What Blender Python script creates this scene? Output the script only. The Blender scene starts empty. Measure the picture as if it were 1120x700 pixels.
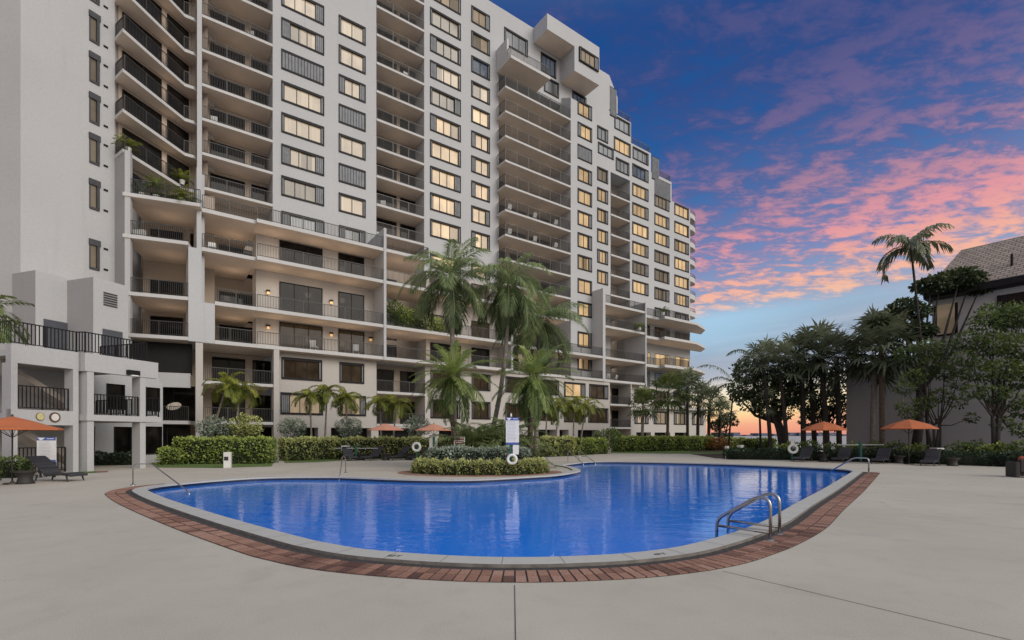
SKY_GAIN = 1.0
SUN_E = 1.7
import bpy, math, random
import numpy as np
from mathutils import Vector, Matrix
from mathutils.geometry import tessellate_polygon

scene = bpy.context.scene
COL = scene.collection
H = 1.7            # eye height
FPX = 534.0        # focal length in photo pixels (1120 wide)
rnd = random.Random(7)
R = math.radians

# ------------------------------------------------------------------ helpers
def at(u, v, Y):
    return ((u - 560) / FPX * Y, Y, H + (476 - v) * Y / FPX)

def ground(u, v, z=0.0):
    Y = (H - z) * FPX / (v - 476)
    return ((u - 560) / FPX * Y, Y)

class Frame:
    """plan frame: a runs along a facade, b inward (away from the viewer side)"""
    def __init__(self, o, d):
        self.o = o; n = math.hypot(*d); self.d = (d[0] / n, d[1] / n)
        self.i = (-self.d[1], self.d[0])
    def P(self, a, b, z=0.0):
        return (self.o[0] + a * self.d[0] + b * self.i[0], self.o[1] + a * self.d[1] + b * self.i[1], z)
    def S(self, u, b=0.0):
        t = (u - 560) / FPX
        ox = self.o[0] + b * self.i[0]; oy = self.o[1] + b * self.i[1]
        return (t * oy - ox) / (self.d[0] - t * self.d[1])

class MB:
    def __init__(self):
        self.v = []; self.f = []; self.m = []; self.t = []
    def face(self, pts, mi=0, tint=0.5):
        n = len(self.v); self.v.extend(tuple(p) for p in pts)
        self.f.append(tuple(range(n, n + len(pts)))); self.m.append(mi); self.t.append(tint)
    def hexa(self, p, mi=0, skip='', mtop=None, mbot=None, tint=0.5):
        # p: 4 bottom (ccw), 4 top
        n = len(self.v); self.v.extend(tuple(q) for q in p)
        F = [('b', (3, 2, 1, 0)), ('t', (4, 5, 6, 7)), ('0', (0, 1, 5, 4)), ('1', (1, 2, 6, 5)), ('2', (2, 3, 7, 6)), ('3', (3, 0, 4, 7))]
        for k, q in F:
            if k in skip: continue
            self.f.append(tuple(n + j for j in q))
            self.m.append(mtop if (k == 't' and mtop is not None) else mbot if (k == 'b' and mbot is not None) else mi); self.t.append(tint)
    def fbox(self, fr, a0, a1, b0, b1, z0, z1, mi=0, skip='', mtop=None, mbot=None, tint=0.5):
        c = [(a0, b0), (a1, b0), (a1, b1), (a0, b1)]
        self.hexa([fr.P(a, b, z0) for a, b in c] + [fr.P(a, b, z1) for a, b in c], mi, skip, mtop, mbot, tint)
    def box(self, x0, x1, y0, y1, z0, z1, mi=0, **k):
        self.fbox(WORLD, x0, x1, y0, y1, z0, z1, mi, **k)
    def prism(self, poly, z0, z1, mi=0, mtop=None, mbot=None, tint=0.5):
        n = len(poly)
        for k in range(n):
            a = poly[k]; b = poly[(k + 1) % n]
            self.face([(a[0], a[1], z0), (b[0], b[1], z0), (b[0], b[1], z1), (a[0], a[1], z1)], mi, tint)
        self.face([(p[0], p[1], z1) for p in poly], mi if mtop is None else mtop, tint)
        self.face([(p[0], p[1], z0) for p in reversed(poly)], mi if mbot is None else mbot, tint)
    def tube(self, pts, rad, n=8, mi=0, caps=True, tint=0.5):
        pts = [Vector(p) for p in pts]
        if not hasattr(rad, '__len__'): rad = [rad] * len(pts)
        base = len(self.v); prev = None
        for k, p in enumerate(pts):
            t = (pts[min(k + 1, len(pts) - 1)] - pts[max(k - 1, 0)]).normalized()
            if prev is None:
                ref = Vector((0, 0, 1)) if abs(t.z) < .9 else Vector((1, 0, 0))
                a = t.cross(ref).normalized()
            else:
                a = (prev - t * prev.dot(t)).normalized()
            prev = a; b = t.cross(a)
            for j in range(n):
                th = 2 * math.pi * j / n
                self.v.append(tuple(p + (a * math.cos(th) + b * math.sin(th)) * rad[k]))
        for k in range(len(pts) - 1):
            for j in range(n):
                j2 = (j + 1) % n
                self.f.append((base + k * n + j, base + k * n + j2, base + (k + 1) * n + j2, base + (k + 1) * n + j)); self.m.append(mi); self.t.append(tint)
        if caps:
            self.f.append(tuple(base + j for j in reversed(range(n)))); self.m.append(mi); self.t.append(tint)
            e = base + (len(pts) - 1) * n
            self.f.append(tuple(e + j for j in range(n))); self.m.append(mi); self.t.append(tint)
    def lathe(self, prof, c=(0, 0, 0), n=16, mi=0, tint=0.5):
        base = len(self.v)
        for r, z in prof:
            for j in range(n):
                th = 2 * math.pi * j / n
                self.v.append((c[0] + r * math.cos(th), c[1] + r * math.sin(th), c[2] + z))
        for k in range(len(prof) - 1):
            for j in range(n):
                j2 = (j + 1) % n
                self.f.append((base + k * n + j, base + k * n + j2, base + (k + 1) * n + j2, base + (k + 1) * n + j)); self.m.append(mi); self.t.append(tint)
    def torus(self, c, ax, r1, r2, n=24, m=10, mi=0, mfun=None):
        c = Vector(c); ax = Vector(ax).normalized()
        a = ax.cross(Vector((0, 0, 1)) if abs(ax.z) < .9 else Vector((1, 0, 0))).normalized(); b = ax.cross(a)
        base = len(self.v)
        for j in range(n):
            th = 2 * math.pi * j / n; d = a * math.cos(th) + b * math.sin(th)
            for k in range(m):
                ph = 2 * math.pi * k / m
                self.v.append(tuple(c + d * (r1 + r2 * math.cos(ph)) + ax * (r2 * math.sin(ph))))
        for j in range(n):
            for k in range(m):
                j2 = (j + 1) % n; k2 = (k + 1) % m
                self.f.append((base + j * m + k, base + j2 * m + k, base + j2 * m + k2, base + j * m + k2))
                self.m.append(mfun(j) if mfun else mi); self.t.append(.5)
    def build(self, name, mats, parent=None, base=None, smooth=False, loc=None, bevel=0, label=None):
        me = bpy.data.meshes.new(name)
        if base is None and parent is not None:
            base = parent.get('_base')
        vs = self.v
        if base is not None:
            vs = [(x - base[0], y - base[1], z - base[2]) for x, y, z in vs]
        me.from_pydata(vs, [], self.f)
        if not isinstance(mats, (list, tuple)): mats = [mats]
        for m in mats: me.materials.append(m)
        me.polygons.foreach_set('material_index', self.m)
        at_ = me.attributes.new('tint', 'FLOAT', 'FACE'); at_.data.foreach_set('value', self.t)
        if smooth: me.polygons.foreach_set('use_smooth', [True] * len(self.f))
        me.update()
        o = bpy.data.objects.new(name, me); COL.objects.link(o)
        if parent is not None: o.parent = parent
        if base is not None:
            if parent is None: o.location = base
            o['_base'] = base
        if loc is not None: o.location = loc
        if bevel:
            b = o.modifiers.new('bevel', 'BEVEL'); b.width = bevel; b.segments = 2; b.limit_method = 'ANGLE'
        if label: o['label'] = label
        return o

def sub(parent, mb, name, mats, **k):
    """part of a part that was built in world coordinates"""
    return mb.build(name, mats, parent, **k)

WORLD = Frame((0, 0), (1, 0))

def tag(o, label=None, cat=None, group=None, kind=None):
    if label: o['label'] = label
    if cat: o['category'] = cat
    if group: o['group'] = group
    if kind: o['kind'] = kind
    return o

def thing(name, loc, label, cat, group=None, rz=0.0, world_base=False):
    o = bpy.data.objects.new(name, None); COL.objects.link(o)
    o.location = loc; o.rotation_euler = (0, 0, rz); o.empty_display_size = .3
    if world_base: o['_base'] = tuple(loc)
    return tag(o, label, cat, group)

def kids(o):
    return [c for c in bpy.data.objects if c.parent == o]

def copy_tree(o, kidmap, parent=None):
    c = o.copy(); COL.objects.link(c)
    if parent is not None: c.parent = parent
    for ch in kidmap.get(o.name, []): copy_tree(ch, kidmap, c)
    return c

def kid_map():
    m = {}
    for c in bpy.data.objects:
        if c.parent: m.setdefault(c.parent.name, []).append(c)
    return m

def mesh_np(name, V, F, mats, mi=None, tint=None, smooth=False, parent=None, base=None):
    """V (n,3) and F (m,4) quads as numpy arrays -> one mesh object"""
    me = bpy.data.meshes.new(name)
    nv, nf = len(V), len(F)
    if base is None and parent is not None: base = parent.get('_base')
    if base is not None: V = V - np.array(base)
    me.vertices.add(nv); me.vertices.foreach_set('co', np.ascontiguousarray(V, dtype=np.float32).ravel())
    me.loops.add(nf * 4); me.loops.foreach_set('vertex_index', np.ascontiguousarray(F, dtype=np.int32).ravel())
    me.polygons.add(nf); me.polygons.foreach_set('loop_start', np.arange(0, nf * 4, 4, dtype=np.int32))
    me.polygons.foreach_set('loop_total', np.full(nf, 4, dtype=np.int32))
    if not isinstance(mats, (list, tuple)): mats = [mats]
    for m in mats: me.materials.append(m)
    if mi is not None: me.polygons.foreach_set('material_index', np.ascontiguousarray(mi, dtype=np.int32))
    me.update(calc_edges=True)
    a = me.attributes.new('tint', 'FLOAT', 'FACE')
    a.data.foreach_set('value', np.full(nf, .5, dtype=np.float32) if tint is None else np.ascontiguousarray(tint, dtype=np.float32))
    if smooth: me.polygons.foreach_set('use_smooth', np.ones(nf, dtype=bool))
    o = bpy.data.objects.new(name, me); COL.objects.link(o)
    if parent is not None: o.parent = parent
    if base is not None:
        if parent is None: o.location = base
        o['_base'] = base
    return o

# ------------------------------------------------------------------ materials
def new_mat(name):
    m = bpy.data.materials.new(name); m.use_nodes = True
    nt = m.node_tree; nt.nodes.clear()
    out = nt.nodes.new('ShaderNodeOutputMaterial'); b = nt.nodes.new('ShaderNodeBsdfPrincipled')
    nt.links.new(b.outputs[0], out.inputs[0])
    return m, nt, b

def N(nt, typ, **k):
    n = nt.nodes.new(typ)
    for a, v in k.items(): setattr(n, a, v)
    return n

def ramp(nt, fac, stops, interp='LINEAR'):
    r = nt.nodes.new('ShaderNodeValToRGB'); r.color_ramp.interpolation = interp
    e = r.color_ramp.elements
    while len(e) > 1: e.remove(e[0])
    e[0].position = stops[0][0]; e[0].color = tuple(stops[0][1]) + (1,)
    for p, c in stops[1:]:
        x = e.new(p); x.color = tuple(c) + (1,)
    nt.links.new(fac, r.inputs[0])
    return r.outputs[0]

def mixc(nt, fac, a, b, mode='MIX'):
    m = nt.nodes.new('ShaderNodeMix'); m.data_type = 'RGBA'; m.blend_type = mode
    for s, v in ((m.inputs[0], fac), (m.inputs[6], a), (m.inputs[7], b)):
        if isinstance(v, (int, float)): s.default_value = v
        elif isinstance(v, tuple): s.default_value = v if len(v) == 4 else v + (1,)
        else: nt.links.new(v, s)
    return m.outputs[2]

def mth(nt, op, a, b=None, c=None, clamp=False):
    m = nt.nodes.new('ShaderNodeMath'); m.operation = op; m.use_clamp = clamp
    for k, v in enumerate((a, b, c)):
        if v is None: continue
        if isinstance(v, (int, float)): m.inputs[k].default_value = v
        else: nt.links.new(v, m.inputs[k])
    return m.outputs[0]

def sstep(nt, val, lo, hi):
    m = nt.nodes.new('ShaderNodeMapRange'); m.interpolation_type = 'SMOOTHSTEP'
    nt.links.new(val, m.inputs[0]); m.inputs[1].default_value = lo; m.inputs[2].default_value = hi
    return m.outputs[0]

def noise(nt, vec, scale, detail=4, rough=.55, dist=0.0, mapping=None):
    n = nt.nodes.new('ShaderNodeTexNoise'); n.inputs['Scale'].default_value = scale
    n.inputs['Detail'].default_value = detail; n.inputs['Roughness'].default_value = rough; n.inputs['Distortion'].default_value = dist
    if mapping is not None:
        mp = nt.nodes.new('ShaderNodeMapping'); mp.inputs['Scale'].default_value = mapping; nt.links.new(vec, mp.inputs[0]); vec = mp.outputs[0]
    nt.links.new(vec, n.inputs['Vector'])
    return n.outputs[0]

def pos(nt): return nt.nodes.new('ShaderNodeNewGeometry').outputs['Position']
def attr(nt, name='tint'):
    a = nt.nodes.new('ShaderNodeAttribute'); a.attribute_name = name; return a.outputs['Fac']
def bump(nt, b, h, strength, dist=.02):
    n = nt.nodes.new('ShaderNodeBump'); n.inputs['Strength'].default_value = strength; n.inputs['Distance'].default_value = dist
    nt.links.new(h, n.inputs['Height']); nt.links.new(n.outputs[0], b.inputs['Normal'])

def plain(name, col, rough=.6, metal=0.0, spec=.5, var=.12, scale=3.0, fine=0.0, em=None, ems=0.0):
    m, nt, b = new_mat(name)
    b.inputs['Roughness'].default_value = rough; b.inputs['Metallic'].default_value = metal; b.inputs['Specular IOR Level'].default_value = spec
    p = pos(nt); n1 = noise(nt, p, scale, 5)
    lo = tuple(c * (1 - var) for c in col); hi = tuple(min(1, c * (1 + var)) for c in col)
    c = ramp(nt, n1, [(.3, lo), (.7, hi)])
    nt.links.new(c, b.inputs['Base Color'])
    if fine: bump(nt, b, noise(nt, p, 60, 3), fine, .01)
    if em: b.inputs['Emission Color'].default_value = em + (1,); b.inputs['Emission Strength'].default_value = ems
    return m

def stucco(name, col, streak=.10):
    m, nt, b = new_mat(name); p = pos(nt)
    b.inputs['Roughness'].default_value = .85; b.inputs['Specular IOR Level'].default_value = .25
    big = noise(nt, p, .22, 4); st = noise(nt, p, 1.0, 5, .6, 0, (1.6, 1.6, .06)); fi = noise(nt, p, 9, 4)
    c1 = ramp(nt, big, [(.3, tuple(c * .93 for c in col)), (.7, col)])
    dirt = sstep(nt, st, .56, .80)
    c2 = mixc(nt, mth(nt, 'MULTIPLY', dirt, streak * 2.2), c1, tuple(c * .62 for c in (col[0], col[1] * .98, col[2] * .94)))
    c3 = mixc(nt, .045, c2, ramp(nt, fi, [(.3, (0, 0, 0)), (.7, (1, 1, 1))]), 'OVERLAY')
    nt.links.new(c3, b.inputs['Base Color'])
    bump(nt, b, noise(nt, p, 60, 3), .07, .01)
    return m

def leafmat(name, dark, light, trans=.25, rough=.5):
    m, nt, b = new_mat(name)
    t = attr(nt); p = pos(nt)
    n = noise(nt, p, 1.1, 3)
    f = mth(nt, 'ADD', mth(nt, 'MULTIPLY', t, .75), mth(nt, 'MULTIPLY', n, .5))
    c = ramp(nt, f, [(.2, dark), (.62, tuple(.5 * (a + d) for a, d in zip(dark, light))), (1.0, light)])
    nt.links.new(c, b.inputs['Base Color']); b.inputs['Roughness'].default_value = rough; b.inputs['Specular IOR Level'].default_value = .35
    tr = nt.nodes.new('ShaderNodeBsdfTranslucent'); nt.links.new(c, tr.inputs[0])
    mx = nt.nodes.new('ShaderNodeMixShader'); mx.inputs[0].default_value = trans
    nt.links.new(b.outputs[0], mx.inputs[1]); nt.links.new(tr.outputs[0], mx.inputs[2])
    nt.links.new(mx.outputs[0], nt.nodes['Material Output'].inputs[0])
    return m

def glass_dark(name, col=(.012, .012, .014), em=(.9, .6, .3), ems=.0, rough=.04):
    m, nt, b = new_mat(name); p = pos(nt)
    n = noise(nt, p, .8, 3)
    c = ramp(nt, n, [(.35, tuple(x * .5 for x in col)), (.75, tuple(x * 2.2 for x in col))])
    nt.links.new(c, b.inputs['Base Color']); b.inputs['Roughness'].default_value = rough
    b.inputs['Specular IOR Level'].default_value = .12
    if ems: b.inputs['Emission Color'].default_value = em + (1,); b.inputs['Emission Strength'].default_value = ems
    return m

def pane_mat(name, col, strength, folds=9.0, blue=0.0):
    """window glass with curtain folds; the mirrored sunset is put in as emission"""
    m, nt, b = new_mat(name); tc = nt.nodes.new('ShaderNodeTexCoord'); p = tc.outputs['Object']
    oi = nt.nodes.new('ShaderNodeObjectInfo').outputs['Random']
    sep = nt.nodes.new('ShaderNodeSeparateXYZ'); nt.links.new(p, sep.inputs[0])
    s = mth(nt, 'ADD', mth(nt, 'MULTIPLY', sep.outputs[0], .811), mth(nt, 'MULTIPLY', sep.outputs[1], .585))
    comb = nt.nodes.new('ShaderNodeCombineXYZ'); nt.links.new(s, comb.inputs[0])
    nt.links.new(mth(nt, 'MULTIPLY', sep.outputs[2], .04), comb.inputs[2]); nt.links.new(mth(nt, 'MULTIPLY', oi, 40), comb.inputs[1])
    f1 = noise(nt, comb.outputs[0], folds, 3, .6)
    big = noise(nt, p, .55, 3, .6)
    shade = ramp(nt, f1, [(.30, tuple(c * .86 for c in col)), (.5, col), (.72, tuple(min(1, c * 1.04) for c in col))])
    shade = mixc(nt, mth(nt, 'MULTIPLY', sstep(nt, big, .42, .70), .55), shade, tuple(c * .55 for c in (col[0], col[1] * .95, col[2] * .9)))  # darker mottling stands for clouds mirrored in the glass
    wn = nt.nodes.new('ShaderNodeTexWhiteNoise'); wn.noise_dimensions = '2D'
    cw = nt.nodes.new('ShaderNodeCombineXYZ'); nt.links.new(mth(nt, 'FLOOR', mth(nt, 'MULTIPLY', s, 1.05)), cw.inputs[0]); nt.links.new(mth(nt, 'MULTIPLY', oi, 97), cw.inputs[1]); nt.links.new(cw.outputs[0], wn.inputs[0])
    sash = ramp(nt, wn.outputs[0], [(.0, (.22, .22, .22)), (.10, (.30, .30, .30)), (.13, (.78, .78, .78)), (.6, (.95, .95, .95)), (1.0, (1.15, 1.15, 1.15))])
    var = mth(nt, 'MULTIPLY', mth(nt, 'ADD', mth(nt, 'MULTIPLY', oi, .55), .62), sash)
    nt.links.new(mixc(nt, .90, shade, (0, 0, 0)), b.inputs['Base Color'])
    nt.links.new(shade, b.inputs['Emission Color']); nt.links.new(mth(nt, 'MULTIPLY', var, strength), b.inputs['Emission Strength'])  # emission stands for the sunset sky reflected by the panes
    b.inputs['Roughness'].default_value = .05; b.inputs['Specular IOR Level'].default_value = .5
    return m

M = {}
M['stucco'] = stucco('white_stucco', (.485, .488, .495))
M['stucco_warm'] = stucco('warm_podium_stucco', (.50, .468, .435), .12)
M['slab'] = stucco('balcony_edge_paint', (.55, .54, .53), .14)
M['soffit'] = plain('tan_soffit', (.80, .64, .50), .9, var=.07, scale=.5)  # tan also carries warm ceiling light in the paint colour
M['recess'] = stucco('cream_recess_paint', (.50, .415, .34), .08)
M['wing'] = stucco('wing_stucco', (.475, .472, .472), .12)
M['side_shade'] = stucco('stucco_shade_side', (.36, .35, .35), .12)  # darker stucco, shade of the left-facing sides put into the colour
M['bronze'] = plain('bronze_aluminium', (.013, .0125, .013), .55, .0, .2, var=.2, scale=1.5)
M['rail'] = plain('bronze_railing', (.030, .027, .024), .5, .0, var=.15, scale=1.0)
M['rail_dark'] = plain('black_bronze_railing', (.016, .015, .0145), .55, .0, var=.15); M['post_dark'] = plain('dark_railing_post', (.045, .041, .038), .5, .0)
M['railpost'] = plain('railing_post', (.12, .11, .10), .5, .0, var=.1, scale=1.0)
M['shutter'] = plain('grey_accordion_shutter', (.15, .155, .165), .55, .3, var=.2, scale=2.0)
M['shutter_dark'] = plain('shutter_groove', (.05, .05, .055), .6, .2, var=.2)
M['glass'] = glass_dark('dark_glass', (.010, .0085, .0072))
M['glass_blue'] = glass_dark('blue_grey_glass', (.05, .06, .08), (.35, .42, .55), .10)  # faint blue emission stands for reflected sky
M['glass_room'] = glass_dark('dim_room_glass', (.03, .022, .016), (.9, .55, .25), .018)
M['pane_beige'] = pane_mat('sunset_pane_beige', (.80, .61, .40), .46, 5)
M['pane_warm'] = pane_mat('sunset_pane_warm', (1.0, .67, .34), .66, 5)
M['pane_grey'] = pane_mat('sunset_pane_grey', (.50, .50, .50), .42, 5)
M['door_slate'] = plain('slate_door_paint', (.07, .075, .09), .5, var=.1)
M['lamp'] = plain('wall_lamp_glow', (.9, .6, .3), .5, em=(1.0, .55, .2), ems=.45)
M['white'] = plain('white_paint', (.75, .75, .74), .5, var=.04)
M['white_dim'] = plain('aged_white_plastic', (.62, .61, .58), .55, var=.06)
M['roofgravel'] = plain('roof_gravel', (.3, .29, .27), .9, var=.2, scale=8)
# ------------------------------------------------------------------ camera, sky, sun
cam = bpy.data.cameras.new('camera'); cam.lens = FPX / 1120 * 36; cam.sensor_width = 36
cam.shift_y = 126 / 1120; cam.clip_start = .05; cam.clip_end = 9000
co = bpy.data.objects.new('camera', cam); COL.objects.link(co); co.location = (0, 0, H); co.rotation_euler = (R(90), 0, 0)
scene.camera = co
scene.view_settings.view_transform = 'Standard'; scene.view_settings.look = 'None'; scene.view_settings.exposure = 0; scene.view_settings.gamma = 1
try:
    scene.cycles.use_denoising = True; scene.cycles.max_bounces = 6; scene.cycles.diffuse_bounces = 3; scene.cycles.glossy_bounces = 3
    scene.cycles.transparent_max_bounces = 6; scene.cycles.sample_clamp_indirect = 6
except Exception: pass

SUN_EL, SUN_AZ = R(26), R(128)      # soft after-sunset glow from the right, behind the viewer
w = bpy.data.worlds.new('World'); scene.world = w; w.use_nodes = True
nt = w.node_tree; nt.nodes.clear()
out = nt.nodes.new('ShaderNodeOutputWorld')
tc = nt.nodes.new('ShaderNodeTexCoord').outputs['Generated']
sp = nt.nodes.new('ShaderNodeSeparateXYZ'); nt.links.new(tc, sp.inputs[0])
X, Y, Z = sp.outputs
up = mth(nt, 'MAXIMUM', Z, 0.0)
# height field tilted a little: the cloud bank rises towards the right
tilt = mth(nt, 'ADD', up, mth(nt, 'MULTIPLY', mth(nt, 'SUBTRACT', .40, X), .055))
sunset = ramp(nt, tilt, [(0.0, (.80, .32, .22)), (.016, (.98, .42, .23)), (.036, (1.0, .66, .32)), (.060, (1.0, .84, .52)), (.085, (.86, .76, .62)), (.108, (.46, .49, .55)), (.135, (.30, .37, .47)),
                         (.185, (.26, .34, .46)), (.215, (.30, .44, .59)), (.25, (.24, .39, .60)), (.31, (.15, .28, .54)), (.40, (.055, .165, .42)),
                         (.50, (.018, .095, .31)), (.66, (.007, .062, .24)), (1.0, (.012, .07, .24))])
# cloud plane: project the direction on a flat layer
inv = mth(nt, 'DIVIDE', 1.0, mth(nt, 'ADD', up, .10))
cx = mth(nt, 'MULTIPLY', X, inv); cy = mth(nt, 'MULTIPLY', Y, inv)
cv = nt.nodes.new('ShaderNodeCombineXYZ'); nt.links.new(cx, cv.inputs[0]); nt.links.new(cy, cv.inputs[1])
def cn(scale, rot, sc, detail=6, rough=.6, dist=0.0, off=(0, 0, 0)):
    mp = nt.nodes.new('ShaderNodeMapping'); mp.inputs['Rotation'].default_value = (0, 0, rot); mp.inputs['Scale'].default_value = sc; mp.inputs['Location'].default_value = off
    nt.links.new(cv.outputs[0], mp.inputs[0]); return noise(nt, mp.outputs[0], scale, detail, rough, dist)
big = cn(.85, .5, (1, 1, 1), 4, .55, .4, (3.1, 1.7, 0))
rip = cn(7.0, .35, (1.0, 1.55, 1), 7, .62, .35, (0, 5, 0))
fine = cn(19, .25, (1.0, 1.7, 1), 5, .6, .2)
fld = mth(nt, 'ADD', mth(nt, 'ADD', mth(nt, 'MULTIPLY', big, .46), mth(nt, 'MULTIPLY', rip, .58)), mth(nt, 'MULTIPLY', fine, .20))
cover = ramp(nt, tilt, [(0.0, (0, 0, 0)), (.205, (0, 0, 0)), (.235, (1.18, 1.18, 1.18)), (.30, (1.20, 1.20, 1.20)), (.35, (1.08, 1.08, 1.08)), (.40, (.92, .92, .92)), (.46, (.80, .80, .80)), (.6, (.74, .74, .74)), (.9, (.3, .3, .3))])
ctone = ramp(nt, tilt, [(.22, (1.0, .55, .33)), (.27, (1.0, .46, .30)), (.33, (.86, .33, .33)), (.39, (.52, .25, .32)), (.46, (.24, .155, .29)), (.56, (.10, .095, .24)), (1.0, (.08, .07, .2))])
cdark = ramp(nt, tilt, [(.22, (.38, .38, .50)), (.31, (.24, .22, .41)), (.42, (.095, .115, .29)), (.56, (.035, .06, .21)), (1.0, (.03, .06, .2))])
thr = mth(nt, 'SUBTRACT', .775, mth(nt, 'MULTIPLY', cover, .19))
dens = mth(nt, 'MULTIPLY', sstep(nt, mth(nt, 'SUBTRACT', fld, thr), -.045, .095), mth(nt, 'MINIMUM', cover, 1.0))
dens2 = mth(nt, 'MULTIPLY', sstep(nt, mth(nt, 'SUBTRACT', fld, thr), -.16, .02), mth(nt, 'MINIMUM', cover, 1.0))
s1 = mixc(nt, mth(nt, 'MULTIPLY', dens2, .85), sunset, cdark)
s2 = mixc(nt, mth(nt, 'MULTIPLY', dens, .84), s1, ctone)
# low grey-blue stratus streaks in the band above the horizon
sv = nt.nodes.new('ShaderNodeCombineXYZ'); nt.links.new(X, sv.inputs[0]); nt.links.new(mth(nt, 'MULTIPLY', tilt, 9.0), sv.inputs[2])
st = noise(nt, sv.outputs[0], 2.2, 5, .6, .3)
band = ramp(nt, tilt, [(.0, (.5, .5, .5)), (.06, (.25, .25, .25)), (.11, (.9, .9, .9)), (.19, (.9, .9, .9)), (.23, (.0, .0, .0))])
s3 = mixc(nt, mth(nt, 'MULTIPLY', mth(nt, 'MULTIPLY', sstep(nt, st, .42, .66), band), .75), s2, ramp(nt, tilt, [(.0, (.55, .25, .28)), (.07, (.95, .60, .42)), (.11, (.40, .43, .52)), (.2, (.46, .52, .62))]))
brt = mth(nt, 'MULTIPLY', sstep(nt, X, .60, .36), mth(nt, 'MULTIPLY', sstep(nt, tilt, .13, .19), sstep(nt, tilt, .25, .21)))
s3 = mixc(nt, mth(nt, 'MULTIPLY', brt, .6), s3, (.42, .68, .88))
# bright pale evening sky on the side away from the sunset
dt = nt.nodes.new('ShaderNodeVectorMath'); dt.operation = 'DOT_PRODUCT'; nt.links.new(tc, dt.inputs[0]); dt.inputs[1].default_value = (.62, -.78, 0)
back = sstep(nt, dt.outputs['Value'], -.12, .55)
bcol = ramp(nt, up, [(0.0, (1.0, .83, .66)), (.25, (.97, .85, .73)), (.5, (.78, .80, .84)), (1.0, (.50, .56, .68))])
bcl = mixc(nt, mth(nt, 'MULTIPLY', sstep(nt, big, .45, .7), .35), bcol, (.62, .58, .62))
zen = sstep(nt, Z, .62, .98)
s4 = mixc(nt, mth(nt, 'MULTIPLY', zen, .8), s3, (.55, .60, .70))
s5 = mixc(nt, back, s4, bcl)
gnd = sstep(nt, Z, -.02, 0.0)
s6 = mixc(nt, gnd, (.12, .12, .14), s5)
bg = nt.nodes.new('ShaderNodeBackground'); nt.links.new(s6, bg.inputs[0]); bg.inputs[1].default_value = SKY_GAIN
sky = nt.nodes.new('ShaderNodeTexSky'); sky.sky_type = 'NISHITA'; sky.sun_disc = False
sky.sun_elevation = SUN_EL; sky.sun_rotation = SUN_AZ
bg2 = nt.nodes.new('ShaderNodeBackground'); nt.links.new(sky.outputs[0], bg2.inputs[0]); bg2.inputs[1].default_value = .004
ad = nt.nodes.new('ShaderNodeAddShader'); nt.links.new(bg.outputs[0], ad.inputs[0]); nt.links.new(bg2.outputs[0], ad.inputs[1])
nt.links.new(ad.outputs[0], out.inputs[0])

sl = bpy.data.lights.new('sun', 'SUN'); sl.energy = SUN_E; sl.angle = R(35); sl.color = (1.0, .95, .88)
so = bpy.data.objects.new('sun', sl); COL.objects.link(so)
sd = Vector((math.sin(SUN_AZ) * math.cos(SUN_EL), math.cos(SUN_AZ) * math.cos(SUN_EL), math.sin(SUN_EL)))
so.rotation_euler = (-sd).to_track_quat('-Z', 'Y').to_euler()

# ------------------------------------------------------------------ ground materials
def deck_mat():
    m, nt, b = new_mat('pool_deck_concrete'); p = pos(nt)
    b.inputs['Roughness'].default_value = .8; b.inputs['Specular IOR Level'].default_value = .25
    n1 = noise(nt, p, .35, 5, .6); n2 = noise(nt, p, 2.3, 5, .6, .3); n3 = noise(nt, p, 70, 3, .7); n4 = noise(nt, p, .9, 6, .65, 1.0, (1.0, .5, 1))
    c = ramp(nt, n1, [(.3, (.485, .438, .362)), (.7, (.570, .520, .437))])
    c = mixc(nt, mth(nt, 'MULTIPLY', sstep(nt, n2, .48, .75), .35), c, (.425, .383, .315))
    c = mixc(nt, mth(nt, 'MULTIPLY', sstep(nt, n4, .60, .74), .30), c, (.315, .285, .238))
    c = mixc(nt, .22, c, ramp(nt, n3, [(.25, (.1, .1, .1)), (.75, (.9, .9, .9))]), 'OVERLAY')
    vo = nt.nodes.new('ShaderNodeTexVoronoi'); vo.feature = 'DISTANCE_TO_EDGE'; vo.inputs['Scale'].default_value = .17
    wv = nt.nodes.new('ShaderNodeVectorMath'); wv.operation = 'ADD'; nz = nt.nodes.new('ShaderNodeTexNoise'); nz.inputs['Scale'].default_value = .9; nz.inputs['Detail'].default_value = 6; nt.links.new(p, nz.inputs['Vector'])
    sc = nt.nodes.new('ShaderNodeVectorMath'); sc.operation = 'SCALE'; nt.links.new(nz.outputs[1], sc.inputs[0]); sc.inputs['Scale'].default_value = 1.6
    nt.links.new(p, wv.inputs[0]); nt.links.new(sc.outputs[0], wv.inputs[1]); nt.links.new(wv.outputs[0], vo.inputs['Vector'])
    crack = mth(nt, 'MULTIPLY', sstep(nt, vo.outputs['Distance'], .0016, .0004), sstep(nt, n1, .50, .60))
    c = mixc(nt, mth(nt, 'MULTIPLY', crack, .55), c, (.13, .115, .10))
    drip = sstep(nt, noise(nt, p, .55, 3, .5, .6), .62, .72)
    c = mixc(nt, mth(nt, 'MULTIPLY', drip, .16), c, (.20, .18, .155))
    nt.links.new(c, b.inputs['Base Color']); bump(nt, b, n3, .18, .008)
    return m
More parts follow.
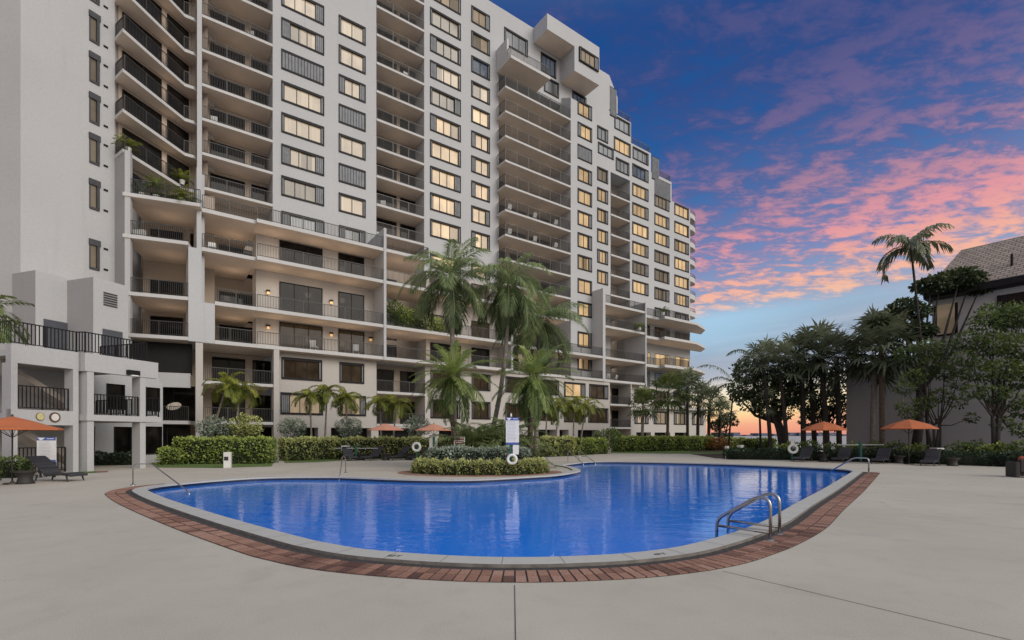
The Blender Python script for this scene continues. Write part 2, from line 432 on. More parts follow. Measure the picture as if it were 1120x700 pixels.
def brick_mat():
    m, nt, b = new_mat('red_paver_brick'); p = pos(nt); t = attr(nt)
    b.inputs['Roughness'].default_value = .85; b.inputs['Specular IOR Level'].default_value = .2
    pt = noise(nt, p, .8, 2); n2 = noise(nt, p, 40, 4)
    f = mth(nt, 'ADD', mth(nt, 'MULTIPLY', t, .55), mth(nt, 'MULTIPLY', pt, .55))
    c = ramp(nt, f, [(.22, (.115, .062, .052)), (.42, (.215, .118, .088)), (.60, (.33, .180, .128)), (.85, (.40, .245, .185))])
    c = mixc(nt, .35, c, ramp(nt, n2, [(.25, (.15, .15, .15)), (.75, (.85, .85, .85))]), 'OVERLAY')
    nt.links.new(c, b.inputs['Base Color']); bump(nt, b, n2, .4, .01)
    return m
def water_mat():
    m, nt, b = new_mat('pool_water'); p = pos(nt)
    b.inputs['Roughness'].default_value = .025; b.inputs['IOR'].default_value = 1.33
    n0 = noise(nt, p, .12, 3)
    c = ramp(nt, n0, [(.3, (.018, .205, .80)), (.7, (.026, .245, .90))])
    nt.links.new(c, b.inputs['Base Color'])
    a = noise(nt, p, 1.5, 3, .55, .8, (.7, 1.5, 1)); c2 = noise(nt, p, 5.5, 3, .6, .5, (.7, 1.3, 1))
    h = mth(nt, 'ADD', mth(nt, 'MULTIPLY', a, .75), mth(nt, 'MULTIPLY', c2, .18))
    bump(nt, b, h, .22, .06)
    return m
def grass_mat():
    m, nt, b = new_mat('lawn_grass'); p = pos(nt)
    n1 = noise(nt, p, 30, 4, .7); n2 = noise(nt, p, .9, 3)
    c = ramp(nt, n1, [(.3, (.05, .09, .018)), (.5, (.11, .18, .035)), (.75, (.20, .26, .07))])
    c = mixc(nt, mth(nt, 'MULTIPLY', sstep(nt, n2, .45, .7), .4), c, (.20, .20, .07))
    nt.links.new(c, b.inputs['Base Color']); b.inputs['Roughness'].default_value = .9; bump(nt, b, n1, .8, .05)
    return m
M['deck'] = deck_mat(); M['brick'] = brick_mat(); M['water'] = water_mat(); M['grass'] = grass_mat()
M['coping'] = stucco('coping_stone', (.52, .505, .46), .12)
M['mortar'] = plain('rough_mortar', (.055, .048, .045), .95, var=.5, scale=14, fine=.6)
M['joint'] = plain('deck_joint', (.085, .078, .07), .9); M['mark'] = plain('black_marking', (.03, .03, .03), .8)
M['tile'] = plain('waterline_tile', (.010, .022, .06), .25, var=.3, scale=6)
M['soil'] = plain('mulch_soil', (.055, .030, .022), .95, var=.4, scale=9)
def sea_mat():
    m, nt, b = new_mat('bay_water'); p = pos(nt); b.inputs['Base Color'].default_value = (.10, .13, .17, 1); b.inputs['Roughness'].default_value = .25
    bump(nt, b, noise(nt, p, .6, 4), .5, .3); return m
M['sea'] = sea_mat()

# ------------------------------------------------------------------ pool outline (plan, metres) traced on the coping level
CZ = .05
def gp(l): return [ground(u, v, CZ) for u, v in l]
near = gp([(161, 536), (174, 542), (200, 551), (255, 567.5), (330, 587.5), (360, 594), (400, 600.5), (460, 605.5), (520, 608.5), (565, 609.2), (612, 608.5), (680, 605.2),
           (737.5, 598.5), (775, 590), (807, 580.5), (840, 567.5), (870, 550.5), (904, 532.5), (933, 515.3)])
far1 = gp([(933, 515.3), (917, 512.8), (850, 509.5), (775, 506.7), (700, 505), (660, 504.6), (640, 505.4), (624, 507.2), (614, 508.6)])
pen = gp([(614, 508.6), (624, 510.0), (631.5, 512.2), (634, 515), (612, 519), (575, 521.6), (520, 524.4), (470, 524.6), (430, 523.7), (400, 522.6), (360, 521.4), (292, 522), (240, 525), (187, 529.8), (165, 533.2), (161, 536)])
def catmull(pts, step=.16):
    o = []
    for k in range(len(pts) - 1):
        p0 = pts[max(k - 1, 0)]; p1 = pts[k]; p2 = pts[k + 1]; p3 = pts[min(k + 2, len(pts) - 1)]
        n = max(2, int(math.dist(p1, p2) / step))
        for j in range(n):
            t = j / n
            o.append(tuple(.5 * ((2 * p1[i]) + (-p0[i] + p2[i]) * t + (2 * p0[i] - 5 * p1[i] + 4 * p2[i] - p3[i]) * t * t + (-p0[i] + 3 * p1[i] - 3 * p2[i] + p3[i]) * t ** 3) for i in (0, 1)))
    return o
nearc = catmull(near); farc = catmull(far1); penc = catmull(pen)
OUT = nearc + farc + penc
NN = len(nearc)
def smooth_normals(P):
    n = len(P); ns = []
    for k in range(n):
        a = P[(k - 2) % n]; b = P[(k + 2) % n]
        dx, dy = b[0] - a[0], b[1] - a[1]; l = math.hypot(dx, dy) or 1
        ns.append((dy / l, -dx / l))
    for _ in range(3):
        ns2 = []
        for k in range(n):
            x = ns[k - 1][0] + 2 * ns[k][0] + ns[(k + 1) % n][0]; y = ns[k - 1][1] + 2 * ns[k][1] + ns[(k + 1) % n][1]; l = math.hypot(x, y) or 1
            ns2.append((x / l, y / l))
        ns = ns2
    return ns
NRM = smooth_normals(OUT)
def off(k, d):
    k %= len(OUT); return (OUT[k][0] + NRM[k][0] * d, OUT[k][1] + NRM[k][1] * d)

# deck sheet with the pool cut out (kept clear of the sea on the right)
LAND = [(-120, -30), (90, -30), (90, 40), (33, 49), (28.5, 60), (39, 86), (46, 150), (-120, 150)]
hole = [off(k, .30) for k in range(len(OUT))]
mb = MB()
tris = tessellate_polygon([[Vector((x, y, 0)) for x, y in LAND], [Vector((x, y, 0)) for x, y in hole]])
allp = LAND + hole
mb.v = [(x, y, 0.0) for x, y in allp]
for t in tris:
    a, b_, c = (Vector((*allp[i], 0)) for i in t)
    if (b_ - a).cross(c - a).z < 0: t = (t[0], t[2], t[1])
    mb.f.append(tuple(t)); mb.m.append(0); mb.t.append(.5)
nl = len(LAND)
tag(mb.build('pool_deck', M['deck']), 'sand grey concrete pool deck with fine joints', kind='structure')

mb = MB()
js = [[(.03, 1.5), (.03, 5.53)], [(2.63, 6.11), (3.76, 4.56), (6.2, 1.2)], [(8.25, 10.2), (9.24, 8.81), (13.2, 3.4)], [(7.6, 10.6), (8.25, 10.2)]]
for l in js:
    for a, b_ in zip(l[:-1], l[1:]):
        dx, dy = b_[0] - a[0], b_[1] - a[1]; L = math.hypot(dx, dy); nx, ny = -dy / L * .0045, dx / L * .0045
        mb.face([(a[0] - nx, a[1] - ny, .004), (a[0] + nx, a[1] + ny, .004), (b_[0] + nx, b_[1] + ny, .004), (b_[0] - nx, b_[1] - ny, .004)])
tag(mb.build('deck_joints', M['joint']), 'dark expansion joints sawn in the pool deck', kind='structure')

# water, basin wall
mb = MB(); WZ = -.085
tris = tessellate_polygon([[Vector((*off(k, .02), 0)) for k in range(len(OUT))]])
mb.v = [(*off(k, .02), WZ) for k in range(len(OUT))]
for t in tris:
    a, b_, c = (Vector(mb.v[i]) for i in t)
    if (b_ - a).cross(c - a).z < 0: t = (t[0], t[2], t[1])
    mb.f.append(tuple(t)); mb.m.append(0); mb.t.append(.5)
tag(mb.build('pool_water', M['water']), 'bright blue rippled water filling the freeform pool', kind='structure')
mb = MB(); n = len(OUT)
for k in range(n):
    a, b_ = off(k, .012), off(k + 1, .012)
    mb.face([(*a, -.6), (*b_, -.6), (*b_, CZ - .045), (*a, CZ - .045)])
tag(mb.build('pool_basin_wall', M['tile']), 'dark blue waterline tile below the coping', kind='structure')

# coping stones, ~0.65 m long, hairline gaps
mb = MB(); acc = 0; start = 0
cum = [0]
for k in range(n): cum.append(cum[-1] + math.dist(OUT[k], OUT[(k + 1) % n]))
def stone(k0, k1):
    for k in range(k0, k1):
        A, B, C, D = off(k, 0), off(k + 1, 0), off(k + 1, .37), off(k, .37)
        mb.face([(*D, CZ), (*C, CZ), (*B, CZ), (*A, CZ)][::-1] if False else [(*A, CZ), (*D, CZ), (*C, CZ), (*B, CZ)], 0)
        mb.face([(*A, CZ - .05), (*A, CZ), (*B, CZ), (*B, CZ - .05)], 0)
        mb.face([(*D, CZ), (*D, -.01), (*C, -.01), (*C, CZ)], 1)
    mb.face([(*off(k0, 0), CZ - .04), (*off(k0, .37), -.01), (*off(k0, .37), CZ), (*off(k0, 0), CZ)], 1)
k0 = 0
for k in range(1, n + 1):
    if cum[k] - cum[k0] > .72 or k == n:
        # dark joint: replace by a thin strip on top
        stone(k0, k); k0 = k
        e = off(k, 0); f = off(k, .37); tx, ty = -NRM[k % n][1] * .004, NRM[k % n][0] * .004
        mb.face([(e[0] - tx, e[1] - ty, CZ + .002), (f[0] - tx, f[1] - ty, CZ + .002), (f[0] + tx, f[1] + ty, CZ + .002), (e[0] + tx, e[1] + ty, CZ + .002)], 1)
M['coping_side'] = plain('coping_side', (.17, .155, .14), .9, var=.3, scale=5)
coping = tag(mb.build('pool_coping', [M['coping'], M['coping_side']]), 'pale stone coping around the pool', kind='structure')

# mortar bed and two rows of pavers on the near side
mb = MB(); br = MB()
for k in range(-14, NN + 3):
    a, b_, c, d = off(k, .365), off(k + 1, .365), off(k + 1, .992), off(k, .992)
    mb.face([(*a, .004), (*d, .004), (*c, .004), (*b_, .004)])
tag(mb.build('paver_bed', M['mortar']), 'rough grey mortar bed under the brick border', kind='structure')
def lerp_off(s, d):
    s = s % cum[-1]
    lo = np.searchsorted(cum, s) - 1; lo = max(0, min(lo, n - 1)); f = (s - cum[lo]) / max(1e-6, cum[lo + 1] - cum[lo])
    a, b_ = off(lo, d), off(lo + 1, d)
    return (a[0] + (b_[0] - a[0]) * f, a[1] + (b_[1] - a[1]) * f)
s = -2.0; send = cum[NN] + .25
while s < send:
    w_ = .118
    for r0, r1 in ((.525, .738), (.762, .975)):
        patch = .5 + .5 * math.sin(s * .55 + 1.3) * math.sin(s * .21)
        t = min(1, max(0, rnd.gauss(.58, .24) - (.28 if patch > .74 else 0)))
        q = [lerp_off(s + .008 + cum[-1], r0), lerp_off(s + .008 + cum[-1], r1), lerp_off(s + w_ - .008 + cum[-1], r1), lerp_off(s + w_ - .008 + cum[-1], r0)]
        z = .014 + rnd.uniform(-.002, .002)
        br.hexa([(*p, .002) for p in q] + [(*p, z) for p in q], 0, skip='b', tint=t)
    s += w_ * 1.03
tag(br.build('brick_border', M['brick']), 'two rows of red brick pavers along the near pool edge', kind='structure')

# depth markings painted on the coping
def marking(txt, u, v, ang):
    cu = bpy.data.curves.new('depth_marking', 'FONT'); cu.body = txt; cu.size = .13; cu.align_x = 'CENTER'; cu.align_y = 'CENTER'
    cu.materials.append(M['mark'])
    o = bpy.data.objects.new('depth_marking', cu); COL.objects.link(o); o.parent = coping
    x, y = ground(u, v, CZ); o.location = (x, y, CZ + .004); o.rotation_euler = (0, 0, ang); return o
marking('8FT', 431.5, 608.3, R(-11)); marking('4FT', 722, 606.2, R(18))

# sea, far shore, lawns
mb = MB(); mb.face([(-6000, -200, -.9), (6000, -200, -.9), (6000, 6000, -.9), (-6000, 6000, -.9)])
tag(mb.build('bay_water', M['sea']), 'pale grey bay water reaching the horizon', kind='structure')
mb = MB()
for k in range(60):
    x = 420 + k * 26 + rnd.uniform(-8, 8); h = rnd.choice((3, 4, 5, 6, 8, 10))
    mb.box(x, x + rnd.uniform(16, 30), 1500 + rnd.uniform(0, 30), 1560, -.9, h)
M['farshore'] = plain('hazy_far_shore', (.13, .14, .19), .9, var=.1, scale=.02)  # distance haze put into the blue-grey colour
tag(mb.build('far_shore', M['farshore']), 'low hazy shoreline across the bay', kind='structure')
def sheet(name, poly, z, mat, label):
    mb = MB(); mb.face([(x, y, z) for x, y in poly]); o = mb.build(name, mat); tag(o, label, kind='structure'); return o
# ------------------------------------------------------------------ apartment tower
MF = Frame((0, 0), (.811, .585))
S = MF.S
M['void'] = plain('garage_dark', (.012, .011, .011), .9)  # near-black, darkness of unlit openings put into the colour
BB = (*MF.P(38, 47)[:2], 0.0)
tower = thing('apartment_tower', BB, 'tall white stepped apartment tower with rows of balconies and warm sunset lit windows', 'apartment building', world_base=True)

def wall(mb, fr, b, a0, a1, z0, z1, ops=(), depth=.22, mi=0, mrev=None):
    A = sorted({a0, a1, *[x for o in ops for x in o[:2] if a0 < x < a1]}); Zs = sorted({z0, z1, *[x for o in ops for x in o[2:4] if z0 < x < z1]})
    for i in range(len(A) - 1):
        for j in range(len(Zs) - 1):
            ca, cz = (A[i] + A[i + 1]) / 2, (Zs[j] + Zs[j + 1]) / 2
            if any(o[0] < ca < o[1] and o[2] < cz < o[3] for o in ops): continue
            mb.face([fr.P(A[i], b, Zs[j]), fr.P(A[i + 1], b, Zs[j]), fr.P(A[i + 1], b, Zs[j + 1]), fr.P(A[i], b, Zs[j + 1])], mi)
    mr = mi if mrev is None else mrev
    for o in ops:
        x0, x1, y0, y1 = max(o[0], a0), min(o[1], a1), max(o[2], z0), min(o[3], z1)
        if x0 >= x1 or y0 >= y1: continue
        d = o[4] if len(o) > 4 else depth
        P = fr.P
        if o[0] >= a0: mb.face([P(x0, b, y0), P(x0, b, y1), P(x0, b + d, y1), P(x0, b + d, y0)], mr)
        if o[1] <= a1: mb.face([P(x1, b, y1), P(x1, b, y0), P(x1, b + d, y0), P(x1, b + d, y1)], mr)
        mb.face([P(x0, b, y1), P(x1, b, y1), P(x1, b + d, y1), P(x0, b + d, y1)], mr)
        mb.face([P(x1, b, y0), P(x0, b, y0), P(x0, b + d, y0), P(x1, b + d, y0)], mr)

wcount = [0]
def window(fr, b, a0, a1, z0, z1, pane='pane_beige', kind=0, nm=2, root=tower):
    """kind 0 plain, 1 stack left, 2 stack right, 3 both, 4 closed accordion shutter"""
    wcount[0] += 1
    mb = MB(); fw = .07
    o, i = b - .07, b + .16
    mb.fbox(fr, a0 - .02, a1 + .02, o, i, z1 - .20, z1 + .03); mb.fbox(fr, a0 - .02, a1 + .02, o, i, z0 - .04, z0 + .12)  # deep dark top bar also stands for the lintel shade
    mb.fbox(fr, a0 - .02, a0 + fw, o + .003, i - .003, z0 + .12, z1 - .20); mb.fbox(fr, a1 - fw, a1 + .02, o + .003, i - .003, z0 + .12, z1 - .20)
    la, ra = a0 + fw, a1 - fw; wdt = a1 - a0
    L = .10 + (.16 if kind in (1, 3) else .02) * wdt; Rr = .10 + (.16 if kind in (2, 3) else .03) * wdt
    pa0, pa1 = la + L, ra - Rr
    if kind != 4:
        mb.fbox(fr, pa0 - .05, pa0, o + .03, i, z0 + .12, z1 - .20); mb.fbox(fr, pa1, pa1 + .05, o + .03, i, z0 + .12, z1 - .20)
        for k in range(1, nm):
            x = pa0 + (pa1 - pa0) * k / nm
            mb.fbox(fr, x - .025, x + .025, b + .03, i - .01, z0 + .12, z1 - .20)
    wobj = mb.build('window', M['bronze'], root)
    sh = MB()
    if kind == 4:
        nfold = max(6, int(wdt / .26)); wd = (ra - la) / nfold
        for k in range(nfold):
            x = la + k * wd
            sh.fbox(fr, x, x + wd * .72, o + .02, o + .06, z0 + .12, z1 - .20, 0); sh.fbox(fr, x + wd * .72, x + wd, o + .045, o + .07, z0 + .12, z1 - .20, 1)
        sh.build('shutter', [M['shutter'], M['shutter_dark']], wobj)
    else:
        for x0, x1 in ((la, la + L - .05), (ra - Rr + .05, ra)):
            sh = MB()
            nf = max(1, int((x1 - x0) / .13)); wd = (x1 - x0) / nf
            for k in range(nf):
                x = x0 + k * wd
                sh.fbox(fr, x, x + wd * .78, o + .02, o + .10, z0 + .12, z1 - .20, 0); sh.fbox(fr, x + wd * .78, x + wd, o + .06, o + .10, z0 + .12, z1 - .20, 1)
            sh.build('shutter', [M['shutter'], M['shutter_dark']], wobj)
    if kind != 4:
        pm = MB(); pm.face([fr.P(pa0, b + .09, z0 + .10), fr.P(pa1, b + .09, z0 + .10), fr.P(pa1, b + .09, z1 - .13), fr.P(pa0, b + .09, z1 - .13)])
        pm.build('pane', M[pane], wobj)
    return wobj

def railing(mb, pts, z, h=1.05, pitch=.115, post=1.75, w=.028):
    for a, b in zip(pts[:-1], pts[1:]):
        L = math.dist(a, b)
        if L < .05: continue
        fr = Frame(a, (b[0] - a[0], b[1] - a[1]))
        mb.fbox(fr, 0, L, -.025, .025, z + h - .045, z + h, 1); mb.fbox(fr, 0, L, -.015, .015, z + .08, z + .115, 0)
        n = max(1, int(L / pitch))
        for k in range(1, n):
            x = L * k / n; mb.fbox(fr, x - w / 2, x + w / 2, -w / 2, w / 2, z + .115, z + h - .045, 0, skip='bt')
        m = max(1, round(L / post))
        for k in range(m + 1):
            x = L * k / m; mb.fbox(fr, x - .025, x + .025, -.024, .024, z, z + h - .045, 1, skip='b')

def balcony(poly, z, rail_pts, th=.22, root=tower, h=1.05, zrail=0.0, rm='rail_dark', pm='post_dark'):
    mb = MB(); mb.prism(poly, z - th, z, 0, 1, 2)
    o = mb.build('balcony', [M['slab'], M['slab'], M['soffit']], root)
    if rail_pts:
        r_ = MB(); railing(r_, rail_pts, z + zrail, h); r_.build('railing', [M[rm], M[pm]], o)
    return o

def doors(fr, b, segs, z0, z1, root=tower, mat='glass', parent=None):
    """sliding glass doors standing a little proud of a recess back wall"""
    mb = MB()
    for a0, a1 in segs:
        mb.fbox(fr, a0, a1, b - .05, b - .01, z0, z1, 0)
        for x in (a0, a1 - .07): mb.fbox(fr, x, x + .07, b - .09, b - .05, z0, z1, 1)
        mb.fbox(fr, a0 + .07, a1 - .07, b - .09, b - .05, z1 - .08, z1, 1)
        n = max(1, int((a1 - a0) / 1.1))
        for k in range(1, n):
            x = a0 + (a1 - a0) * k / n; mb.fbox(fr, x - .03, x + .03, b - .08, b - .05, z0, z1 - .08, 1)
    return mb.build('sliding_door', [M[mat], M['bronze']], root)

M['pane_tan'] = pane_mat('sunset_pane_tan', (.62, .48, .32), .20, 7)
UP = [21.7 + 2.8 * k for k in range(11)]           # 21.7 .. 49.7
UA, UB_ = S(215.5, 47), S(754.8, 47)
recA = (S(220.8, 47), S(298.3, 47)); recB = (S(411.6, 47), S(464, 47)); recC = (S(545.5, 47), 41.8); recD = (S(667.8, 47), S(689, 47))
cols = [(S(307.9, 47), S(354.2, 47)), (S(370.6, 47), S(399.6, 47)), (S(470.5, 47), S(503.7, 47)), (S(515.5, 47), S(535.5, 47)), (S(631.8, 47), S(647.2, 47)),
        (S(653.2, 47), S(664.8, 47)), (S(691.6, 47), S(709, 47)), (S(715.8, 47), S(731.8, 47)), (S(737.6, 47), S(753.2, 47))]
topf = [38.5, 38.5, 46.9, 46.9, 41.3, 43.9, 41.3, 35.7, 35.7]
ops = []; wins = []
for ci, (a0, a1) in enumerate(cols):
    for f in UP:
        if f > topf[ci] + .1: continue
        z0 = f + (1.27, 1.20, 1.12, 1.12, 1.12, .70, .66, .52, .50)[ci]; z1 = z0 + (1.72 if ci < 2 else 1.80)
        if ci == 4: continue
        r = rnd.random()
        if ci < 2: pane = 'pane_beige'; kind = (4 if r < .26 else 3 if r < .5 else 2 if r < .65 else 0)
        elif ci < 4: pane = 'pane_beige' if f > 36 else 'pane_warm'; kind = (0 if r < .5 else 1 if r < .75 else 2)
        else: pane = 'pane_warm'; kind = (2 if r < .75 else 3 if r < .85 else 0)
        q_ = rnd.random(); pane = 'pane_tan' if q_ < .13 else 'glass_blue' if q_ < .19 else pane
        if ci == 5 and f > 38: pane = 'pane_grey'
        if ci == 6 and f > 40: pane = 'pane_grey'
        if ci == 0: kind = {35.7: 3, 32.9: 4, 24.5: 3}.get(round(f, 1), kind if kind != 4 else 0)
        if ci == 1: kind = {32.9: 3, 30.1: 4, 24.5: 4, 27.3: 0, 35.7: 0, 38.5: 0}.get(round(f, 1), kind)
        if ci == 4: kind = {35.7: 4, 38.5: 1}.get(round(f, 1), kind if kind != 4 else 2)
        ops.append((a0, a1, z0, z1)); wins.append((a0, a1, z0, z1, pane, kind, 3 if (ci in (0, 2, 6, 7, 8)) else 2))
# windows of the floors behind the terraces
for u0, u1, fl in ((308, 354, (18.6,)), (371, 399.5, (18.6,)), (470.5, 503.7, (18.6,)), (515.5, 535.5, (18.6,)), (716, 732, (18.6,)), (738, 753, (18.6,))):
    for f in fl:
        z0 = f + (.1 if u0 < 400 else .9); z1 = f + (2.95 if u0 < 400 else 2.35)
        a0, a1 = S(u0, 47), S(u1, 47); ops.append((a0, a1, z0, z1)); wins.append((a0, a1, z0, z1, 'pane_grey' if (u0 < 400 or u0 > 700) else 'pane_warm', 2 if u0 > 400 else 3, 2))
# penthouse windows
for u0, u1, z0, z1, p in ((551.5, 577, 47.6, 49.6, 'pane_grey'), (591.5, 608, 46.9, 49.2, 'glass_blue'), (595, 611, 44.6, 46.5, 'pane_grey'), (626, 641, 44.3, 46.6, 'glass_blue')):
    a0, a1 = S(u0, 47), S(u1, 47); ops.append((a0, a1, z0, z1)); wins.append((a0, a1, z0, z1, p, 0, 3))
for u0, u1, v0, v1, p in ((672, 689, 126, 140, 'pane_grey'), (671.5, 689.5, 149, 164, 'pane_warm'), (673.5, 688, 172, 186, 'pane_grey'), (692, 709, 160, 173, 'pane_grey'), (654, 671, 155, 167, 'pane_grey')):
    a0, a1 = S(u0, 47), S(u1, 47); Y_ = MF.P(a0, 47)[1]; z1 = H + (476 - v0) * Y_ / FPX; z0 = H + (476 - v1) * Y_ / FPX
    if any(o[0] < a1 and o[1] > a0 and o[2] < z1 and o[3] > z0 for o in ops):
        for o in [o for o in ops if o[0] < a1 and o[1] > a0 and o[2] < z1 and o[3] > z0]:
            ops.remove(o); wins[:] = [w__ for w__ in wins if w__[:4] != o]
    ops.append((a0, a1, z0, z1)); wins.append((a0, a1, z0, z1, p, 0, 3))
recs = [(*recA, 8.8, 51.2, 2.2), (*recB, 8.8, 50.9, 2.2), (*recC, 8.8, 43.9, 2.0), (*recD, 8.8, 38.3, 2.4)]
segs = [(UA, S(666.2, 47), 51.6), (S(666.2, 47), S(690.2, 47), 46.7), (S(690.2, 47), S(712, 47), 43.8), (S(712, 47), S(734.6, 47), 41.0), (S(734.6, 47), UB_, 38.1)]
mb = MB()
DB = 60
for k, (a0, a1, zt) in enumerate(segs):
    wall(mb, MF, 47, a0, a1, 8.8, zt, [o for o in ops + recs if o[0] < a1 and o[1] > a0])
    nz = segs[k + 1][2] if k + 1 < len(segs) else 0
    mb.face([MF.P(a1, 47, nz), MF.P(a1, DB, nz), MF.P(a1, DB, zt), MF.P(a1, 47, zt)])
    mb.face([MF.P(a0, 47, zt), MF.P(a1, 47, zt), MF.P(a1, 47.3, zt), MF.P(a0, 47.3, zt)])
    mb.face([MF.P(a1, 47.3, zt), MF.P(a0, 47.3, zt), MF.P(a0, 47.3, zt - .9), MF.P(a1, 47.3, zt - .9)])
mb.face([MF.P(UA, DB, 0), MF.P(UB_, DB, 0), MF.P(UB_, DB, 38), MF.P(UA, DB, 38)])
facade = mb.build('facade_wall', M['stucco'], tower)
mb = MB()
for a0, a1, zt in segs: mb.fbox(MF, a0 + .02, a1 - .02, 49.6, DB, zt - 1.2, zt - .9)
mb.build('roof', M['roofgravel'], tower)
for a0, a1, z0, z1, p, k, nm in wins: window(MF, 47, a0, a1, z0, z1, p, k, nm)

# recess linings
for (a0, a1, z0, z1, d) in recs:
    mb = MB(); mb.fbox(MF, a0 + .01, a1 - .01, 47 + d, 47 + d + .2, z0, z1)
    if a0 == recA[0]: mb.fbox(MF, a0 - 4, a0 + .005, 49.1, 49.4, 0, 21.6)
    mb.build('recess_back_wall', M['recess'], tower)
def edge(a0, a1, D0, D1): return [MF.P(a, b)[:2] for a, b in ((a0, D0), (a1, D0), (a1, D1), (a0, D1))]
a0, a1 = recA; w_ = a1 - a0
for f in [x + .25 for x in UP[:9]]:
    balcony(edge(a0 + .01, a1 - .01, 46.93, 49.22), f, [MF.P(a0 + .05, 47.02)[:2], MF.P(a1 - .05, 47.02)[:2]])
    doors(MF, 49.2, [(a0 + w_ * .14, a0 + w_ * .64), (a0 + w_ * .74, a1 - .05)], f + .02, f + 2.25)
a0, a1 = recB; w_ = a1 - a0
for f in [x + .12 for x in UP[:10]]:
    balcony(edge(a0 + .01, a1 - .01, 46.93, 49.22), f, [MF.P(a0 + .05, 47.02)[:2], MF.P(a1 - .05, 47.02)[:2]], rm='rail', pm='railpost')
    doors(MF, 49.2, [(a0 + w_ * .02, a0 + w_ * .58), (a0 + w_ * .66, a1 - .05)], f + .02, f + 2.4)
a0, a1 = recC; sc0, sc1 = 31.7, 41.75
for f in [18.9] + UP[:8]:
    poly = [MF.P(a, b)[:2] for a, b in ((sc0, 45.24), (sc1, 45.24), (sc1, 49.02), (a0 + .02, 49.02), (a0 + .02, 46.97), (sc0, 46.97))]
    balcony(poly, f, [MF.P(a, b)[:2] for a, b in ((sc0 + .06, 46.9), (sc0 + .06, 45.32), (sc1 - .03, 45.32))], h=1.3, rm='rail', pm='railpost')
    L_ = a1 - a0
    doors(MF, 49.0, [(a0 + .1, a0 + L_ * .25), (a0 + L_ * .30, a0 + L_ * .56), (a0 + L_ * .60, a0 + L_ * .99)], f + .02, f + 2.4)
a0, a1 = recD; w_ = a1 - a0
for f in [x - .42 for x in UP[:6]]:
    balcony(edge(a0 + .01, a1 - .01, 46.93, 49.42), f, [MF.P(a0 + .05, 47.02)[:2], MF.P(a1 - .05, 47.02)[:2]])
    doors(MF, 49.4, [(a0 + w_ * .05, a0 + w_ * .55)], f + .02, f + 2.2)
# penthouse balcony and stepped boxes
pa, pb = 31.68, S(602, 44.15)
mb = MB(); mb.prism(edge(pa, pb, 44.15, 46.97), 43.75, 44.1, 0, 0, 1)
mb.fbox(MF, pa, pa + .25, 44.9, 46.97, 44.1, 46.4, 0)
o = mb.build('balcony', [M['slab'], M['soffit']], tower)
r_ = MB(); railing(r_, [MF.P(a, b)[:2] for a, b in ((pa + .1, 44.9), (pa + .1, 44.25), (pb - .1, 44.25), (pb - .1, 46.9))], 44.1); r_.build('railing', [M['rail'], M['railpost']], o)
mb = MB()
b1 = 41.55; b2 = 45.9
mb.prism(edge(37.16, b1, 44.4, 46.98), 49.75, 51.62, 0, 0, 1); mb.prism(edge(b1, b2, 44.4, 46.98), 46.75, 51.62, 0, 0, 1)
ph = mb.build('penthouse_box', [M['stucco'], M['soffit']], tower)
window(MF, 44.27, S(634, 44.27), S(654.5, 44.27), 48.3, 50.0, 'pane_beige', 2, 3)
mb = MB()
# sloped gable end beside the top box and the wedge ends of the stepped terraces
sx0, sx1 = S(666.2, 47), S(675.5, 47)
mb.face([MF.P(sx0, 46.995, 46.9), MF.P(sx1, 46.995, 46.9), MF.P(sx1, 46.995, 49.2), MF.P(sx0, 46.995, 51.6)])
mb.face([MF.P(sx1, 46.995, 46.9), MF.P(sx1, 49.5, 46.9), MF.P(sx1, 49.5, 49.2), MF.P(sx1, 46.995, 49.2)])
mb.face([MF.P(sx0, 46.995, 51.6), MF.P(sx1, 46.995, 49.2), MF.P(sx1, 49.5, 49.2), MF.P(sx0, 49.5, 51.6)])
mb.build('parapet_wedge', M['stucco'], tower)
for (u_, z_) in ((690.2, 45.5), (712, 42.9), (734.6, 40.1), (754.8, 37.6)):
    a_ = S(u_, 47)
    mb = MB(); p = [MF.P(a_ + .01, 47.4), MF.P(a_ + 1.5, 48.6), MF.P(a_ + .01, 50.5)]
    lo = [(q[0], q[1], z_ - 1.3) for q in p]; hi = [(q[0], q[1], z_) for q in p]
    mb.face([hi[0], hi[1], hi[2]]); mb.face([lo[0], hi[1], hi[0]]); mb.face([lo[0], lo[2], hi[1]], 1); mb.face([lo[2], hi[2], hi[1]])
    mb.build('terrace_wedge', [M['stucco'], M['soffit']], tower)
# window bay that stands forward beside the long balconies
BD = 45.3; ba, bb2 = S(624.3, BD), S(651.2, BD)
bw = []
for f in UP[:8] + [18.6, 15.7, 11.7, 8.8]:
    r = rnd.random(); z0 = f + (1.12 if f > 20 else 1.2 if f != 11.7 else 1.25)
    bw.append((S(631.8, BD), S(647.2, BD), z0, z0 + (1.8 if f != 11.7 else 1.9), {38.5: 1, 35.7: 4}.get(round(f, 1), 2 if r < .75 else 0)))
mb = MB(); wall(mb, MF, BD, ba, bb2, 8.8, 44.0, [b_[:4] for b_ in bw])
mb.face([MF.P(ba, 49, 8.8), MF.P(ba, BD, 8.8), MF.P(ba, BD, 44.0), MF.P(ba, 47, 44.9), MF.P(ba, 49, 44.9)]); mb.face([MF.P(bb2, BD, 8.8), MF.P(bb2, 47, 8.8), MF.P(bb2, 47, 44.0), MF.P(bb2, BD, 44.0)])
mb.face([MF.P(ba, BD, 44.0), MF.P(bb2, BD, 44.0), MF.P(bb2, 46.99, 44.0), MF.P(ba, 46.99, 44.0)])
mb.build('window_bay', M['stucco'], tower)
for a0, a1, z0, z1, k in bw: window(MF, BD, a0, a1, z0, z1, 'pane_warm', k, 2)
